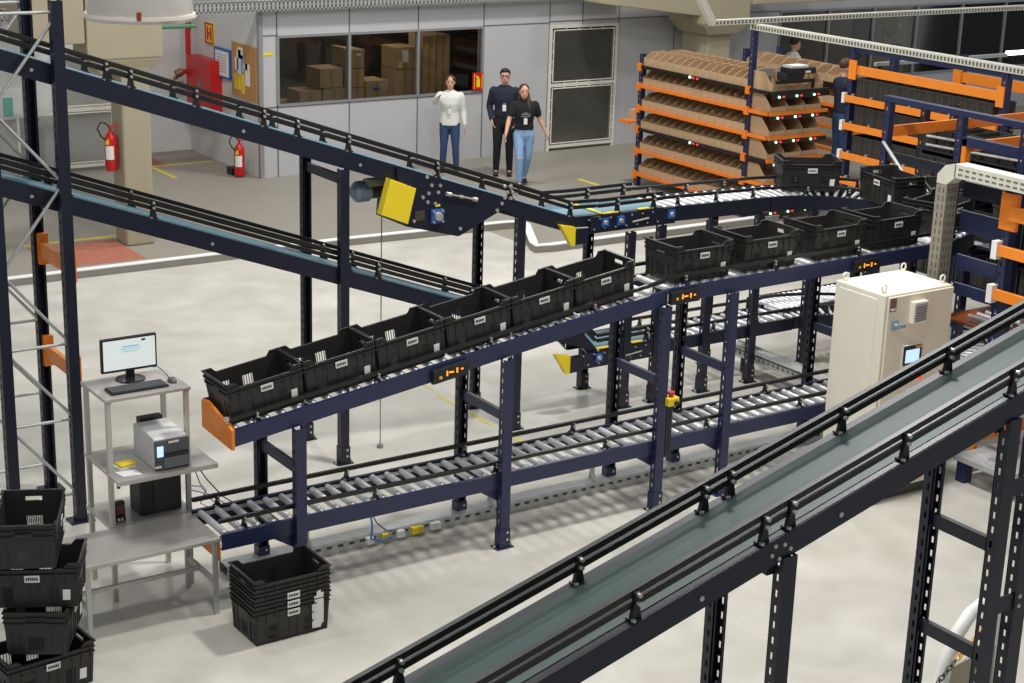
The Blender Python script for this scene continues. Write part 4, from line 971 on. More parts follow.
# ------------------------------------------------------------------ frames of the big belt
f = frame('dark support frame under the middle of the big teal belt', 5.42, 5.52, 6.0, fgz(5.42)-.13, fgz(5.42)-.13, [1.28], 'post_dark', w=.09)
MB().bar((5.36, 5.55, 2.14), (5.36, 5.97, 2.14), .06, .05).build('head_bar', M['post_dark'], f)
f = frame('dark support frame with two crossbars under the right part of the big belt', 6.99, 5.52, 6.0, fgz(6.99)-.13, fgz(6.99)-.13, [1.91, 1.25, .6], 'post_dark', w=.09)
MB().bar((6.94, 5.55, 2.6), (6.94, 5.97, 2.6), .06, .05).build('head_bar', M['post_dark'], f)
r = thing('steel_upright', 'second dark upright bolted beside the right frame of the big belt', 'post', (7.17, 5.53, 0))
m = MB(); post_mb(m, 7.22, 5.53, 0, 2.9, .1, .08); m.build('post', M['post_dark'], r)
MB().box(7.05, 7.18, 5.5, 5.51, 1.5, 1.6).box(7.05, 7.18, 5.5, 5.51, 2.2, 2.3).each('splice_plate', M['post_dark'], r)
m = MB()
for z in (1.52, 1.58, 2.22, 2.28):
    m.tube((7.2, 5.48, z), (7.2, 5.49, z), .013, 8)
m.each('bolt', M['bolt'], r)
# white barrier with chain
r = thing('barrier_post', 'white rounded barrier behind the lower right frame', 'barrier', (7.85, 6.3, 0))
MB().path([(7.38, 6.2, 0), (7.45, 6.2, .45), (7.55, 6.23, .72), (7.69, 6.28, .88), (7.85, 6.33, .95), (8.03, 6.38, .96), (8.18, 6.4, .9), (8.25, 6.4, 0)], .045, 12).build('barrier_tube', M['white'], r, smooth=True)
MB().path([(7.13, 6.12, 0), (7.25, 6.14, .4), (7.37, 6.17, .6), (7.47, 6.2, .62)], .025, 10).build('barrier_brace', M['white'], r, smooth=True)
MB().hexa([(7.45, 6.24, .0), (8.13, 6.3, .0), (8.13, 6.32, .0), (7.45, 6.26, .0), (7.58, 6.25, .66), (8.13, 6.33, .66), (8.13, 6.35, .66), (7.58, 6.27, .66)]).build('barrier_plate', M['beige'], r)
def chain_links(name, label, p, q, mt, n, sag=.05):
    P, Q = Vector(p), Vector(q); r = thing(name, label, 'chain', p); m = MB()
    for i in range(n):
        t = (i+.5)/n; c = P.lerp(Q, t)-Vector((0, 0, sag*math.sin(PI*t))); d = (Q-P).normalized(); u = Vector((0, 0, 1)) if i % 2 else d.cross(Vector((0, 0, 1))).normalized()
        ll = (Q-P).length/n*.72
        m.path([c+d*ll*math.cos(a)+u*ll*.5*math.sin(a) for a in [2*PI*k/10 for k in range(11)]], .0055, 6)
    m.build('links', mt, r, smooth=True); return r
chain_links('chain', 'dark steel chain hanging from the white barrier', (6.5, 5.95, .45), (7.55, 6.16, .78), M['motor_dark'], 26)
chain_links('chain', 'short yellow chain on the white barrier', (7.56, 6.16, .79), (7.84, 6.2, .93), mat('amber chain', (226, 168, 50), .4), 7, .02)
# diamond plate step
r = thing('step_platform', 'galvanised tread plate step on the floor right of the big belt', 'step', (12, 9.4, 0))
MB().box(11.45, 13.0, 9.0, 9.62, .2, .25).build('tread_plate', mat('tread plate', (200, 204, 206), .4, .4, bump=.8, bscale=45), r)
for x in (11.52, 12.9):
    for y in (9.07, 9.55): MB().box(x-.05, x+.05, y-.05, y+.05, 0, .2).build('foot', M['navy'], r)
tag(MB().box(11.75, 13.0, 9.66, 9.7, .3, .4).box(11.75, 11.79, 9.66, 9.7, 0, .3).box(12.96, 13.0, 9.66, 9.7, 0, .3).build('orange_guard_bar', M['orange']), 'low orange guard bar behind the tread plate step', 'guard bar')

# galvanised tray under the low bend, seen through the frames
r = thing('cable_tray', 'galvanised perforated tray running below the low bend towards the cabinet', 'cable tray', (12, 12.3, .28))
MB().box(11.78, 11.98, 11.3, 13.2, .27, .285).box(11.78, 11.79, 11.3, 13.2, .2, .3).box(11.97, 11.98, 11.3, 13.2, .2, .3);_=0
m = MB(); m.mi(0).box(11.78, 11.98, 11.3, 13.2, .27, .285).box(11.78, 11.79, 11.3, 13.2, .2, .3).box(11.97, 11.98, 11.3, 13.2, .2, .3); m.mi(1); y = 11.35
while y < 13.15: m.box(11.775, 11.78, y, y+.04, .235, .26); y += .075
m.build('tray', [M['galv'], M['slot_grey']], r)
for y in (11.5, 13.0): MB().box(11.86, 11.9, y-.02, y+.02, 0, .27).build('tray_support', M['navy_dark'], r)
# ------------------------------------------------------------------ cardboard pick racks
def make_bin(w, d, h, lip):
    r = thing('shelf_bin', 'x', 'bin')
    m = MB(); t = .006   # front faces -y (local)
    m.box(-w/2, w/2, -d/2, d/2, 0, .006); m.box(-w/2, w/2, d/2-t, d/2, 0, h); m.box(-w/2, w/2, -d/2, -d/2+t, 0, lip)
    for s in (-1, 1):
        x0, x1 = (-w/2, -w/2+t) if s < 0 else (w/2-t, w/2)
        m.prism([(-d/2, 0), (d/2, 0), (d/2, h), (-d/2+d*.42, h), (-d/2, lip)], fYZ, x0, x1)
    m.build('bin_shell', M['carton'], r, local=True); return r
def pick_rack(prefix, X, Y0, Y1, D, label, sideG, endG, where, end=True, levels=(0.23, .61, .97, 1.31, 1.67, 1.98), black=(1.98, .97)):
    r = thing('pick_rack', label, 'shelf rack', (X+D/2, (Y0+Y1)/2, 0))
    for x in (X, X+D-.05):
        for y, h in ((Y1-.04, 2.15), (Y0+.48, 2.9 if x == X and end else 2.15)):
            m = MB(); post_mb(m, x+.03, y, 0, h, .08, .08); m.build('post', M['navy'], r)
    for z in levels:
        k = 'black_rail' if z in black else 'orange_shelf'
        MB().box(X-.04, X-.005, Y0+.02, Y1, z-.055, z-.005).build('side_beam', M[k], r)
        for y in (Y1-.04, Y0+.48): MB().box(X-.05, X-.01, y-.045, y+.045, z-.1, z+.02).build('beam_clip', M['orange_shelf'], r)
        MB().box(X, X+D, Y0+.05, Y1-.05, z-.03, z-.018).build('shelf_deck', M['cardboard'], r)
        if end:
            kk = 'black_rail' if z > 1.9 else 'orange_shelf'
            b = MB().box(X-.005, X+D+.08, Y0-.03, Y0+.01, z-.055, z-.005).build('end_beam', M[kk], r)
            MB().box(X+.02, X+D+.1, Y0-.02, Y0+.01, z-.12, z-.057).build('light_strip', M['black'], b)
            m = MB(); m2 = MB()
            for i in range(3):
                xx = X+.14+i*.35; m.tube((xx, Y0-.035, z-.088), (xx, Y0-.02, z-.088), .018, 10); m2.box(xx+.07, xx+.11, Y0-.03, Y0-.02, z-.1, z-.075)
            m.each('green_light', M['led_green'], b); m2.each('red_light', M['led_red'], b)
    if end:
        for z, f in ((1.98, .42), (.97, .45)):
            yy = Y1-(Y1-Y0)*f
            MB().tube((X-.055, yy, z-.03), (X-.04, yy, z-.03), .02, 10).each('green_light', M['led_green'], r)
            MB().box(X-.05, X-.04, yy-.1, yy-.06, z-.045, z-.02).box(X-.05, X-.04, yy-.2, yy-.16, z-.045, z-.02).each('red_light', M['led_red'], r)
    return r
def fill_rack(X, Y0, Y1, D, levels, proto, proto_end, where, gname, n=14, end=True, rows=1):
    w = (Y1-.08-(Y0+.5))/n
    names = ['bottom', 'second lowest', 'third lowest', 'third highest', 'second highest', 'top']
    for j, z in enumerate(levels):
        for i in range(n):
            for q in range(rows if j == len(levels)-1 else 1):
                y = Y0+.5+w*(i+.5)
                c = dup(proto, (X+.2+.4*q, y, z-.012), (0, 0, -PI/2), 'cardboard bin, %s shelf, %s' % (names[j], where if q == 0 else where+', inner row'), '%s, %s shelf%s' % (gname, names[j], '' if q == 0 else ' inner row'))
                c.scale = (w/.19*.98, 1, 1)
        if end:
            for i in range(3):
                dup(proto_end, (X+.2+.34*i, Y0+.24, z-.012), (0, 0, 0), ['left', 'middle', 'right'][i]+' large cardboard bin facing the camera on the %s shelf end' % names[j], 'large end bins of the pick rack')
LV = (.23, .61, .97, 1.31, 1.67, 1.98)
pick_rack('a', 16.96, 18.37, 21.5, 1.06, 'navy and orange pick rack full of cardboard bins with green lights', '', '', '')
pb = make_bin(.19, .38, .22, .12); pe = make_bin(.335, .44, .27, .08)
fill_rack(16.96, 18.37, 21.5, 1.06, LV, pb, pe, 'left face of the lit pick rack', 'cardboard bins', n=14, rows=2)
pick_rack('b', 19.06, 16.9, 21.4, .8, 'second pick rack of cardboard bins behind the lit one', '', '', '', end=False, levels=(.85, 1.2, 1.55, 1.88), black=(1.88,))
fill_rack(19.06, 16.5, 21.4, .8, (1.2, 1.55, 1.88), pb, None, 'second pick rack behind', 'cardboard bins of the second rack', n=16, end=False)
for o in (pb, pe):
    for ch in list(o.children): bpy.data.objects.remove(ch)
    bpy.data.objects.remove(o)
# stub shelf sticking out at the rear left, scanner unit
tag(MB().box(16.78, 16.83, 21.5, 21.75, 1.02, 1.07).box(16.83, 16.96, 21.5, 21.75, 1.03, 1.06).build('rack_stub_beam', M['orange_shelf']), 'orange stub beam sticking out at the rear left corner of the pick rack', 'beam')
tag(MB().box(16.97, 17.15, 21.55, 21.75, 1.075, 1.22).build('small_carton', M['carton']), 'small carton on the orange stub beam behind the pick rack', 'carton')
r = thing('label_printer', 'small black printer with a white top on an arm above the pick rack end', 'printer', (17.35, 18.3, 2.1))
MB().box(17.0, 17.75, 18.3, 18.34, 2.09, 2.14).box(17.71, 17.75, 18.3, 18.34, 2.0, 2.09).build('support_arm', M['black_rail'], r)
MB().box(17.08, 17.42, 18.2, 18.42, 2.14, 2.26).box(17.14, 17.62, 18.15, 18.42, 2.24, 2.33).build('printer_case', M['black'], r, bevel=.015)
MB().box(17.17, 17.5, 18.2, 18.4, 2.33, 2.36).box(17.4, 17.5, 18.145, 18.15, 2.26, 2.29).build('printer_top', M['white'], r)
tag(MB().box(17.0, 17.95, 18.72, 18.75, 2.14, 2.26).build('galvanised_rail', M['galv']), 'short galvanised rail above the end bins of the pick rack', 'rail')

# ------------------------------------------------------------------ black bin flow racks
def make_black_bin():
    r = thing('shelf_bin', 'x', 'bin'); m = MB(); w, d, h, t = .205, .42, .25, .006
    m.box(-w/2, w/2, -d/2, d/2, 0, t); m.box(-w/2, w/2, -d/2, -d/2+t, 0, h); m.box(-w/2, w/2, d/2-t, d/2, 0, h); m.box(-w/2, -w/2+t, -d/2, d/2, 0, h); m.box(w/2-t, w/2, -d/2, d/2, 0, h)
    m.box(-w/2-.006, w/2+.006, -d/2-.008, -d/2, h-.015, h); m.box(-w/2-.006, w/2+.006, d/2, d/2+.008, h-.015, h)
    for k in (-.07, 0, .07): m.box(k-.002, k+.002, -d/2-.004, -d/2, .01, h-.02)
    m.build('bin_shell', M['crate2'], r, local=True); return r
bb = make_black_bin()
def flow_rack(X, ys, D, label, levels, capz, binrows, connz, lb2, ext=0., base=0.):
    r = thing('flow_rack', label, 'shelf rack', (X+D/2, (ys[0]+ys[-1])/2, 0))
    for x in (X, X+D):
        for y in ys:
            m = MB(); post_mb(m, x, y, base, 2.83, .1, .09); m.build('post', M['navy'], r)
    for y, z in connz:
        MB().box(X-.07, X-.05, *((y-.12, y+.02) if y > 15 else (y-.03, y+.09)), z-.13, z+.13).build('beam_connector', M['orange'], r)
    for z in connz and [c[1] for c in connz[:1]] or []:
        MB().box(X-.045, X-.005, ys[0], ys[-1], z-.06, z+.06).build('top_beam', M['orange'], r)
    for z in capz:
        b = MB().box(X-.12, X-.08, ys[0]-ext, ys[-1]+.0, z-.05, z+.04).build('shelf_rail', M['orange'], r)
        MB().box(X-.13, X-.07, ys[-1], ys[-1]+.05, z-.07, z+.07).build('rail_end_cap', M['white'], b)
        MB().box(X-.08, X+D, ys[0]-ext, ys[-1]-.05, z-.04, z-.02).build('shelf_deck', M['post_dark'], r)
        m = MB(); y = ys[0]-ext+.1
        while y < ys[-1]-.1:
            m.box(X-.1, X-.06, y-.012, y+.012, z+.04, z+.07); y += .35
        m.each('deck_clip', M['galv'], r)
    MB().box(X-.03, X+.03, ys[0]-1.2, ys[-1]+.1, 2.76, 2.83).build('top_rail', M['navy'], r)
    return r
flow_rack(16.96, [14.09, 16.76], .8, 'orange and navy flow rack holding black bins behind the U bend', [], (2.13, 1.75, 1.34, .99), None, [(16.76, 2.52), (14.09, 2.52)], '')
n = 12
for j, z in enumerate((2.13, 1.75, 1.34)):
    for i in range(n):
        c = dup(bb, (17.1, 14.2+(16.6-14.2)*(i+.5)/n, z-.018), (0, 0, -PI/2), 'dark bin in the %s row of the flow rack behind the bend' % ['top', 'middle', 'lower'][j], 'dark bins in the %s row of the far flow rack' % ['top', 'middle', 'lower'][j]); c.scale = (1, 1, 1.25)
# rear rack posts and beams behind
r = thing('rack_beams', 'orange and navy rear rack seen above the top row of black bins', 'shelf rack', (19.0, 15, 0))
for y in (16.0, 13.2): 
    m = MB(); post_mb(m, 18.3, y, 0, 2.75, .1, .09); m.build('post', M['navy'], r)
MB().box(18.22, 18.26, 13.2, 16.0, 2.38, 2.52).build('orange_beam', M['orange'], r)
MB().box(18.2, 18.24, 15.93, 16.07, 2.2, 2.6).build('beam_connector', M['orange'], r)
# near gantry with navy posts
r = thing('gantry_frame', 'navy gantry frame standing in front of the flow rack bins', 'frame', (14.0, 12.3, 0))
for y in (13.22, 12.16, 11.3):
    m = MB(); post_mb(m, 14.0, y, 0, 2.78, .085, .085); m.build('post', M['navy'], r)
MB().box(13.95, 14.05, 9.5, 13.28, 2.78, 2.84).build('top_beam', M['navy'], r)
MB().box(13.96, 14.04, 9.5, 12.11, 2.47, 2.57).build('cross_beam', M['navy'], r)
MB().tube((13.93, 13.2, 2.33), (13.6, 12.3, 1.9), .02, 10).build('brace_tube', M['galv'], r, smooth=True)
MB().box(14.05, 17, 13.16, 13.2, 2.39, 2.51).box(14.05, 17, 12.1, 12.14, 2.39, 2.5).build('orange_beam', M['orange_shelf'], r)
MB().box(13.96, 14.04, 12.04, 12.1, 2.2, 2.55).build('beam_connector', M['orange'], r)
MB().box(13.96, 14.0, 9.6, 13.15, 2.13, 2.23).build('perforated_beam', M['navy_dark'], r)
# grey slanting shelves with bins right of the gantry
r = thing('bin_shelf', 'dark shelves of bins behind the gantry frame', 'shelf rack', (15.3, 11.6, 0))
for z in (.7, 1.25, 1.75, 2.15):
    MB().box(14.9, 15.5, 9.4, 13.6, z-.03, z).build('shelf_deck', M['post_dark'], r)
for y in (9.45, 13.55):
    for x in (14.95, 15.45): m = MB(); post_mb(m, x, y, 0, 2.6, .08, .08); m.build('post', M['navy_dark'], r)
MB().tube((14.85, 9.6, 2.42), (14.85, 13.4, 2.3), .015, 8).tube((14.85, 9.6, 2.32), (14.85, 13.4, 2.2), .015, 8).build('guide_tube', M['galv'], r)
for j, z in enumerate((2.15, 1.75, 1.25, .7)):
    for i in range(17):
        c = dup(bb, (15.15, 9.58+.232*(i+.5), z), (0, 0, -PI/2), 'dark bin on the %s shelf behind the gantry frame' % ['top', 'second', 'third', 'lowest'][j], 'dark bins on the %s shelf behind the gantry' % ['top', 'second', 'third', 'lowest'][j])
        c.scale = (1.1, 1.2, 1.3 if j else 1)
# near right flow rack
r = flow_rack(11.5, [9.35], .55, 'near flow rack with orange rails at the right edge, above the big belt', [], (), None, [], '', base=.75)
bpy.data.objects.remove([c for c in r.children if c.name.startswith('top_rail')][0])
MB().box(11.44, 11.46, 9.3, 9.42, 2.4, 2.72).box(11.44, 11.48, 9.24, 9.3, 2.4, 2.72).build('beam_connector', M['orange'], r)
MB().box(11.4, 11.44, 7.0, 9.3, 2.5, 2.62).build('top_beam', M['orange'], r)
for z in (2.22, 1.83):
    b = MB().box(11.4, 11.44, 7.0, 9.36, z-.045, z+.045).build('shelf_rail', M['orange'], r)
    MB().box(11.38, 11.46, 9.36, 9.42, z-.08, z+.08).build('rail_end_cap', M['white'], b)
m = MB(); post_mb(m, 11.5, 7.4, 0, 2.8, .1, .09); m.build('post', M['navy'], r)
r = thing('cross_frame', 'navy perforated crossbeams between the grey trunk and the right rack post', 'frame', (11.75, 9.9, 0))
for y in (10.25, 9.5):
    m = MB(); post_mb(m, 11.75, y, .75, 2.8, .1, .09); m.build('post', M['navy_dark'], r)
for z0, z1, k in ((2.58, 2.72, 'navy_dark'), (2.27, 2.46, 'navy'), (1.93, 2.06, 'navy'), (1.7, 1.8, 'navy')):
    MB().box(11.5, 11.53, 9.42, 9.9, z0, z1).build('crossbeam', M[k], r)
MB().bar((11.7, 10.9, .8), (11.7, 9.4, .8), .05, .1).build('lower_beam', M['navy_dark'], r)
r = thing('roller_shelf', 'small roller shelf with a brown plate right of the cabinet', 'shelf', (12.5, 10, 1.3))
MB().box(11.9, 13.2, 9.75, 10.35, 1.3, 1.32).build('brown_plate', M['rust'], r)
for i in range(9): MB().tube((12.0+i*.12, 9.7, 1.36), (12.0+i*.12, 10.1, 1.36), .022, 10).build('small_roller', M['steel'], r)
for i in range(7):
    c = dup(bb, (12.6, 7.7+.4*i, 1.95), (0, 0, -PI/2), 'big dark bin behind the navy crossbeams right of the grey trunk', 'big dark bins behind the navy crossbeams'); c.scale = (1.8, 1, 1.6)
    c = dup(bb, (12.6, 7.7+.4*i, 1.45), (0, 0, -PI/2), 'big dark bin on the lower deck right of the grey trunk', 'big dark bins on the lower deck right of the trunk'); c.scale = (1.8, 1, 1.5)
r = thing('bin_deck', 'dark decks carrying the big bins right of the grey trunk', 'shelf rack', (12.6, 9.6, 0))
for z in (1.45, 1.95): MB().box(12.3, 12.9, 7.4, 10.35, z-.03, z).build('shelf_deck', M['post_dark'], r)
for y in (7.45, 10.3):
    for x in (12.95,): m = MB(); post_mb(m, x, y, .75, 2.5, .08, .08); m.build('post', M['navy_dark'], r)
for ch in list(bb.children): bpy.data.objects.remove(ch)
bpy.data.objects.remove(bb)
# lit tube and rails far right
r = thing('light_bar', 'bright white tube lamp on a rail at the upper right edge', 'lamp', (20.5, 16.5, 2.55))
MB().box(17.6, 20.35, 16.95, 17.0, 2.5, 2.55).build('lamp_rail', M['galv'], r)
MB().box(20.35, 21.8, 16.95, 17.0, 2.52, 2.58).build('lit_tube', M['fluor'], r)
for x in (17.7, 21.5): MB().box(x-.02, x+.02, 16.96, 16.99, 0, 2.5).build('lamp_stand', M['navy_dark'], r)

# ------------------------------------------------------------------ hanging high bay lamp
L0 = thing('high_bay_lamp', 'bell shaped metal high bay lamp hanging at the top left', 'lamp', (3.09, 7.8, 4.66))
MB().lathe([(.235, 0), (.262, 0), (.268, .015), (.262, .03), (.25, .03), (.245, .12), (.215, .24), (.15, .34), (.07, .38), (.0, .38), (0, .37), (.065, .37), (.145, .33), (.208, .235), (.238, .12), (.242, .03), (.235, .02)], (3.09, 7.8, 4.66), 48).build('reflector', M['alu'], L0, smooth=True)
MB().lathe([(0, 0), (.07, 0), (.08, .2), (.06, .26), (0, .26)], (3.09, 7.8, 5.04), 20).build('gear_housing', M['grey_plastic'], L0, smooth=True)
MB().lathe([(0, 0), (.03, .01), (.055, .07), (.05, .14), (.02, .2), (0, .2)], (3.09, 7.8, 4.76), 16).build('lamp_bulb', M['white'], L0, smooth=True)
MB().box(2.97, 2.99, 7.535, 7.545, 4.68, 4.72).build('clip', M['rust'], L0)
MB().tube((3.09, 7.8, 5.3), (3.09, 7.8, 8.0), .008, 8).build('hanging_cable', M['cable'], L0)

# ------------------------------------------------------------------ people (local: facing -y, feet at z=0, 1.0 = full height 1.75)
def person(label, loc, rz, J, top, legs, hair, hairstyle, sleeves, extras=(), scale=1., stubble=False):
    """J: joints dict; sh, el, wr for L/R (x>0 is the figure's left), hip, kn, an, toe"""
    r = thing('person', label, 'person', loc)
    r.rotation_euler = (0, 0, 0)
    V_ = lambda *a: Vector(a)
    b = MB()
    # torso
    b.loft([((0, 0, .84), .12, .085), ((0, 0, .9), .155, .105), ((0, .0, 1.0), .14, .095), ((0, 0, 1.1), .13, .09), ((0, .0, 1.25), .155, .105), ((0, .005, 1.36), .17, .1), ((0, .01, 1.42), .12, .075), ((0, .01, 1.455), .065, .06)], 20)
    b.chain([((0, .012, 1.43), .055), ((0, 0, 1.53), .05)])
    hx, hy, hz = J.get('head', (0, -.02, 1.62))
    b.ball((hx, hy+.01, hz+.02), .081, .096, .108, 18, 12); b.ball((hx, hy-.025, hz-.05), .06, .066, .066, 14, 9)
    b.hexa([(hx-.016, hy-.085, hz-.025), (hx+.016, hy-.085, hz-.025), (hx+.012, hy-.07, hz-.025), (hx-.012, hy-.07, hz-.025), (hx-.007, hy-.085, hz+.02), (hx+.007, hy-.085, hz+.02), (hx+.006, hy-.07, hz+.02), (hx-.006, hy-.07, hz+.02)]).ball((hx, hy-.098, hz-.02), .013, .016, .012)
    for s in (-1, 1): b.ball((hx+s*.076, hy+.01, hz), .012, .022, .032, 8, 6)
    for s in ('L', 'R'):
        sg = 1 if s == 'L' else -1
        sh = V_(sg*.175, .01, 1.375); el = V_(*J['el'+s]); wr = V_(*J['wr'+s])
        b.chain([(sh, .055), (sh.lerp(el, .5), .048), (el, .04), (el.lerp(wr, .35), .04), (wr, .027)], 12)
        # hand: palm, four fingers, thumb
        d = (wr-el).normalized() if 'hd'+s not in J else V_(*J['hd'+s]).normalized()
        side = V_(*J.get('hs'+s, (0, -1, 0))); side = (side-d*side.dot(d)).normalized(); nrm = d.cross(side).normalized()
        for k in (-1, 0, 1): b.chain([(wr+side*.012*k, .017), (wr+d*.075+side*.024*k, .014)], 8)
        for k, (off, ln) in enumerate(((-.032, .062), (-.011, .075), (.011, .08), (.032, .07))):
            p0 = wr+d*.08+side*off; p1 = p0+d*ln*.5+nrm*.008*sg; p2 = p1+d*ln*.42+nrm*.022*sg
            b.chain([(p0, .0095), (p1, .009), (p2, .0075)], 8)
        b.chain([(wr+d*.025+side*.022, .013), (wr+d*.06+side*.052, .0105), (wr+d*.09+side*.06, .009)], 8)
        hp = V_(sg*.09, 0, .88); kn = V_(*J['kn'+s]); an = V_(*J['an'+s])
        b.chain([(hp, .085), (hp.lerp(kn, .4), .078), (kn, .055), (kn.lerp(an, .3), .055), (an, .037)], 14)
        b.chain([(an+V_(0, .03, -.03), .035), (an+V_(0, -.12, -.045), .028)])
    body = b.build('body', M['skin'], r, local=True, remesh=.0085)
    # trousers
    t = MB(); t.loft([((0, 0, .8), .13, .1), ((0, 0, .88), .172, .122), ((0, 0, .98), .155, .11), ((0, 0, 1.02), .148, .104)], 20)
    for s in ('L', 'R'):
        sg = 1 if s == 'L' else -1; hp = V_(sg*.09, 0, .88); kn = V_(*J['kn'+s]); an = V_(*J['an'+s])
        t.chain([(hp, .098), (hp.lerp(kn, .45), .088), (kn, .068), (kn.lerp(an, .4), .064), (an+V_(0, 0, .02), .052)], 14)
    t.build('trousers', M[legs], r, local=True, remesh=.012)
    for s in ('L', 'R'):
        an = V_(*J['an'+s]); m = MB(); m.ball(an+V_(0, .01, -.035), .048, .06, .05); m.ball(an+V_(0, -.09, -.05), .045, .085, .036); m.box(an.x-.04, an.x+.04, an.y-.15, an.y+.06, an.z-.085, an.z-.07)
        m.build('shoe', M['shoe'], r, local=True, smooth=True)
    # top
    c = MB(); long_ = sleeves == 'long'
    hem = .86 if top == 'shirt_white' else .97
    c.loft([((0, 0, hem), .185 if hem < .9 else .158, .128 if hem < .9 else .112), ((0, 0, 1.0), .17, .12), ((0, 0, 1.1), .155, .115), ((0, -.01, 1.25), .18, .132), ((0, .0, 1.36), .2, .125), ((0, .008, 1.43), .16, .1), ((0, .01, 1.475), .085, .075), ((0, .01, 1.485), .07, .065)], 22)
    for s in ('L', 'R'):
        sg = 1 if s == 'L' else -1; sh = V_(sg*.175, .01, 1.375); el = V_(*J['el'+s]); wr = V_(*J['wr'+s])
        if long_: c.chain([(sh, .082), (sh.lerp(el, .5), .068), (el, .056), (el.lerp(wr, .5), .05), (el.lerp(wr, .93), .042)], 14)
        else: c.chain([(sh, .082), (sh.lerp(el, .6), .068)], 14)
    c.build('shirt' if top != 'navy_sweater' else 'sweater', M[top], r, local=True, remesh=.012)
    # hair
    h = MB(); hc = (hx, hy+.025, hz+.045)
    h.ball(hc, .09, .097, .092, 16, 10)
    if hairstyle == 'long':
        h.chain([((hx, hy+.07, hz+.02), .075), ((hx+.01, hy+.08, hz-.12), .07), ((hx+.03, hy+.06, hz-.24), .055), ((hx+.05, hy+.03, hz-.33), .035)])
        h.chain([((hx+.06, hy+.02, hz-.02), .035), ((hx+.075, hy-.02, hz-.15), .04), ((hx+.085, hy-.06, hz-.28), .035)])
        h.chain([((hx-.06, hy+.04, hz-.02), .03), ((hx-.075, hy+.04, hz-.15), .03)])
    elif hairstyle == 'tied':
        h.ball((hx, hy+.09, hz-.02), .045); h.ball((hx+.05, hy-.02, hz+.07), .045); h.ball((hx-.05, hy-.02, hz+.07), .04)
    else: h.ball((hx, hy-.02, hz+.1), .068, .07, .035)
    ho = h.build('hair', M[hair], r, local=True, remesh=.01)
    # face details
    m = MB()
    for s in (-1, 1): m.ball((hx+s*.03, hy-.083, hz+.012), .007, .005, .004, 8, 6)
    m.each('eye', M['ink'], r, local=True)
    m = MB()
    for s in (-1, 1): m.box(hx+s*.03-.017, hx+s*.03+.017, hy-.088, hy-.078, hz+.03, hz+.036)
    m.each('eyebrow', M[hair], r, local=True)
    MB().ball((hx, hy-.086, hz-.055), .02, .007, .006, 10, 6).build('mouth', mat('lips', (170, 95, 90), .5) if 'lips' not in bpy.data.materials else bpy.data.materials['lips'], r, local=True)
    for e in extras:
        if e == 'glasses':
            m = MB()
            for s in (-1, 1):
                m.path([(hx+s*.032+.024*math.cos(a), hy-.098, hz+.012+.017*math.sin(a)) for a in [2*PI*i/12 for i in range(13)]], .0022, 6); m.tube((hx+s*.056, hy-.095, hz+.018), (hx+s*.078, hy+.01, hz+.015), .003, 6)
            m.box(hx-.01, hx+.01, hy-.1, hy-.094, hz+.014, hz+.02); m.build('glasses', M['black'], r, local=True)
        if e == 'lanyard':
            m = MB(); yb = -.128
            m.bar((-.07, -.075, 1.42), (-.005, yb-.012, 1.18), .012, .004, (0, 1, 0)).bar((.07, -.075, 1.42), (.005, yb-.012, 1.18), .012, .004, (0, 1, 0)); ly = m.build('lanyard', M['greyprint'], r, local=True)
            MB().box(-.03, .03, yb-.022, yb-.012, 1.08, 1.18).build('badge', M['label'], ly, local=True)
        if e == 'print': MB().box(-.075, .085, -.147, -.135, 1.235, 1.25).box(-.04, .04, -.147, -.135, 1.26, 1.275).box(-.08, .08, -.145, -.133, 1.205, 1.218).build('shirt_print', M['greyprint'], r, local=True)
        if e == 'knee': MB().ball((J['knR'][0], J['knR'][1]-.058, J['knR'][2]+.01), .03, .014, .022, 10, 6).build('ripped_knee', M['skin'], r, local=True, smooth=True)
        if e == 'collar': MB().lathe([(.07, 0), (.082, .0), (.075, .035), (.065, .035)], (0, .008, 1.425), 20).build('collar', M['shirt_white'], r, local=True, smooth=True)
        if e == 'watch': MB().tube(V_(*J['elL']).lerp(V_(*J['wrL']), .93), V_(*J['elL']).lerp(V_(*J['wrL']), .99), .036, 14).build('wristwatch', M['black'], r, local=True)
        if e == 'buttons':
            m = MB()
            for k in range(6): m.ball((.0, -.128+(.006 if k > 3 else 0), 1.3-.075*k), .007, .006, .007, 8, 5)
            m.each('shirt_button', M['greyprint'], r, local=True)
    r.rotation_euler = (0, 0, rz); r.scale = (scale,)*3
    return r
std = dict(elL=(.23, .02, 1.1), elR=(-.23, .02, 1.1), wrL=(.25, -.05, .87), wrR=(-.25, -.05, .87), knL=(.1, -.02, .48), knR=(-.1, -.02, .48), anL=(.11, .02, .09), anR=(-.11, .02, .09))
# camera direction from the group is about (-.55,-.83): facing rz
fc = math.atan2(-.83, -.55)+PI/2
P1 = dict(std, elR=(-.27, -.08, 1.27), wrR=(-.2, -.3, 1.40), hdR=(.25, -.9, .2), elL=(.24, .03, 1.12), wrL=(.27, -.03, .86), knL=(.11, -.03, .48), anL=(.13, 0, .09), anR=(-.12, .03, .09))
person('person in a white shirt and dark jeans pointing with a raised arm', (14.75, 23.72, 0), fc, P1, 'shirt_white', 'jeans_dark', 'hair_brown', 'tied', 'long', ('lanyard', 'watch', 'buttons', 'collar'), .93)
P2 = dict(std, wrR=(-.2, -.1, .93), elR=(-.24, .06, 1.13), wrL=(.2, -.1, .93), elL=(.24, .06, 1.13), hdR=(.3, -.3, -1), hdL=(-.3, -.3, -1))
person('person with glasses in a navy sweater, black trousers and a white lanyard', (15.42, 23.1, 0), fc, P2, 'navy_sweater', 'black_cloth', 'hair_dark', 'short', 'long', ('glasses', 'lanyard'), 1.02)
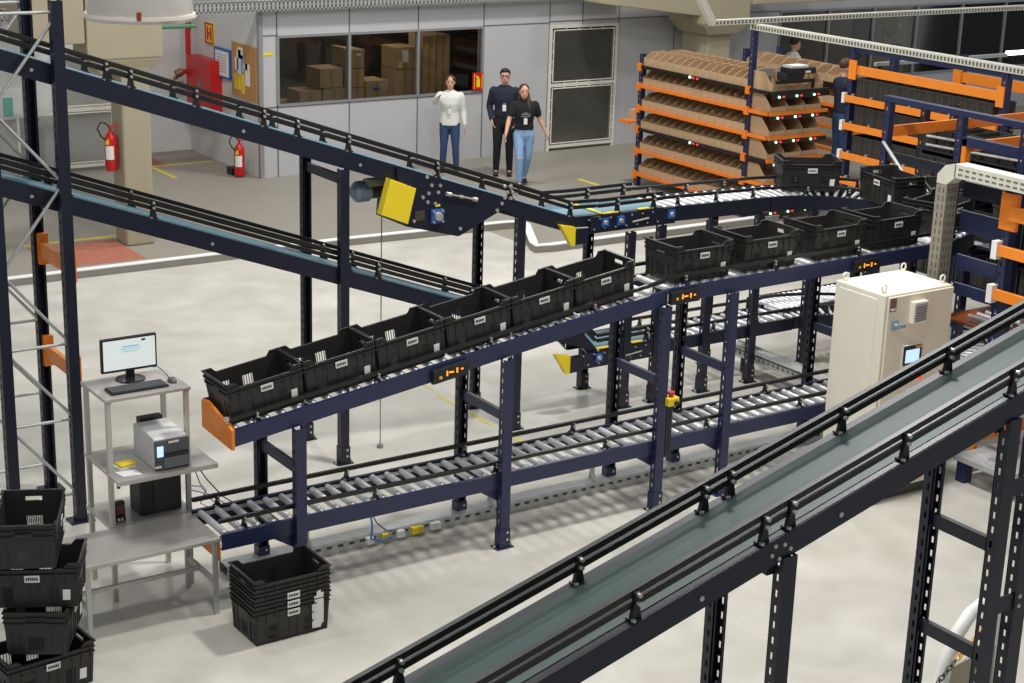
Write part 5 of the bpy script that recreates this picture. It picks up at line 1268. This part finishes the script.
P3 = dict(std, elR=(-.27, -.06, 1.14), wrR=(-.34, -.22, .93), elL=(.27, .04, 1.14), wrL=(.38, .02, .92), knR=(-.09, -.16, .5), anR=(-.08, -.16, .1), knL=(.08, .0, .48), anL=(.06, .22, .12), head=(-.02, -.03, 1.61), hsR=(0, -1, 0))
person('person with long brown hair in a black T-shirt and ripped light jeans walking', (15.23, 22.23, 0), fc+.15, P3, 'black_cloth', 'jeans_light', 'hair_brown', 'long', 'short', ('lanyard', 'print', 'knee'), .955)
P4 = dict(std, elR=(-.24, -.1, 1.12), wrR=(-.2, -.35, 1.1), elL=(.24, -.1, 1.12), wrL=(.18, -.35, 1.12), hdR=(0, -1, 0), hdL=(0, -1, 0))
person('person in a navy sweater and jeans reaching into the rack at the right', (18.42, 18.36, .56), math.radians(72), P4, 'navy_sweater', 'jeans_dark', 'hair_brown', 'short', 'long', ('collar',), 1.05)
tag(MB().box(18.15, 18.85, 17.9, 18.8, .5, .557).box(18.15, 18.2, 17.9, 18.8, 0, .5).box(18.8, 18.85, 17.9, 18.8, 0, .5).build('work_platform', M['galv']), 'low steel work platform under the person at the rack', 'platform')
P5 = dict(std)
person('person in a white shirt standing behind the second pick rack', (22.95, 24.3, 0), math.radians(70), P5, 'shirt_white', 'black_cloth', 'hair_dark', 'short', 'long', (), 1.05)

# ------------------------------------------------------------------ light
def area(name, loc, size, power, col=(1, .97, .92), tgt=None, sy=None):
    l = bpy.data.lights.new(name, 'AREA'); l.size = size; l.energy = power; l.color = col
    if sy: l.shape = 'RECTANGLE'; l.size_y = sy
    o = bpy.data.objects.new(name, l); C.objects.link(o); o.location = loc
    if tgt: o.rotation_euler = (Vector(tgt)-Vector(loc)).to_track_quat('-Z', 'Y').to_euler()
    return o
K_ = .5
for i, (x, y, e) in enumerate(((4, 12.5, 220), (9.5, 14.5, 350), (9.0, 9.5, 1000), (3.5, 7, 430), (14.5, 13.5, 300), (8, 20, 560), (15, 20.5, 820), (21, 18, 330))):
    area('ceiling_lamp_light', (x, y, 8.6), .7, e*K_, (1, .98, .95))
area('storeroom_fill_light', (14, 26.2, 3.4), .8, 22, (1, .95, .88))  # added fill, no lamp known here; lifts the cartons behind the glass
area('storeroom_fill_light', (28, 26.2, 3.4), 1.2, 45, (1, .95, .85))  # second added fill, lightens the view through the right-hand windows
w = bpy.data.worlds.new('w'); bpy.context.scene.world = w; w.use_nodes = True
bg = w.node_tree.nodes['Background']; bg.inputs[0].default_value = (.93, .96, 1, 1); bg.inputs[1].default_value = .35

# ------------------------------------------------------------------ camera
cam = bpy.data.cameras.new('camera'); co = bpy.data.objects.new('camera', cam); C.objects.link(co)
p_, r_, y_, f_ = .29704028, .03031516, .59738643, 1685.6
cy, sy = math.cos(y_), math.sin(y_); fwd = Vector((sy*math.cos(p_), cy*math.cos(p_), -math.sin(p_))); rt = Vector((cy, -sy, 0)); upv = rt.cross(fwd)
a = rt*math.cos(r_)+upv*math.sin(r_); b = -rt*math.sin(r_)+upv*math.cos(r_)
co.matrix_world = Matrix(((a.x, b.x, -fwd.x, 0), (a.y, b.y, -fwd.y, 0), (a.z, b.z, -fwd.z, 5.6), (0, 0, 0, 1)))
cam.sensor_width = 36; cam.lens = f_/1024*36; cam.clip_end = 200
sc = bpy.context.scene; sc.camera = co
sc.view_settings.view_transform = 'Standard'; sc.view_settings.look = 'None'; sc.view_settings.gamma = 1; sc.view_settings.exposure = 0; sc.view_settings.use_curve_mapping = False
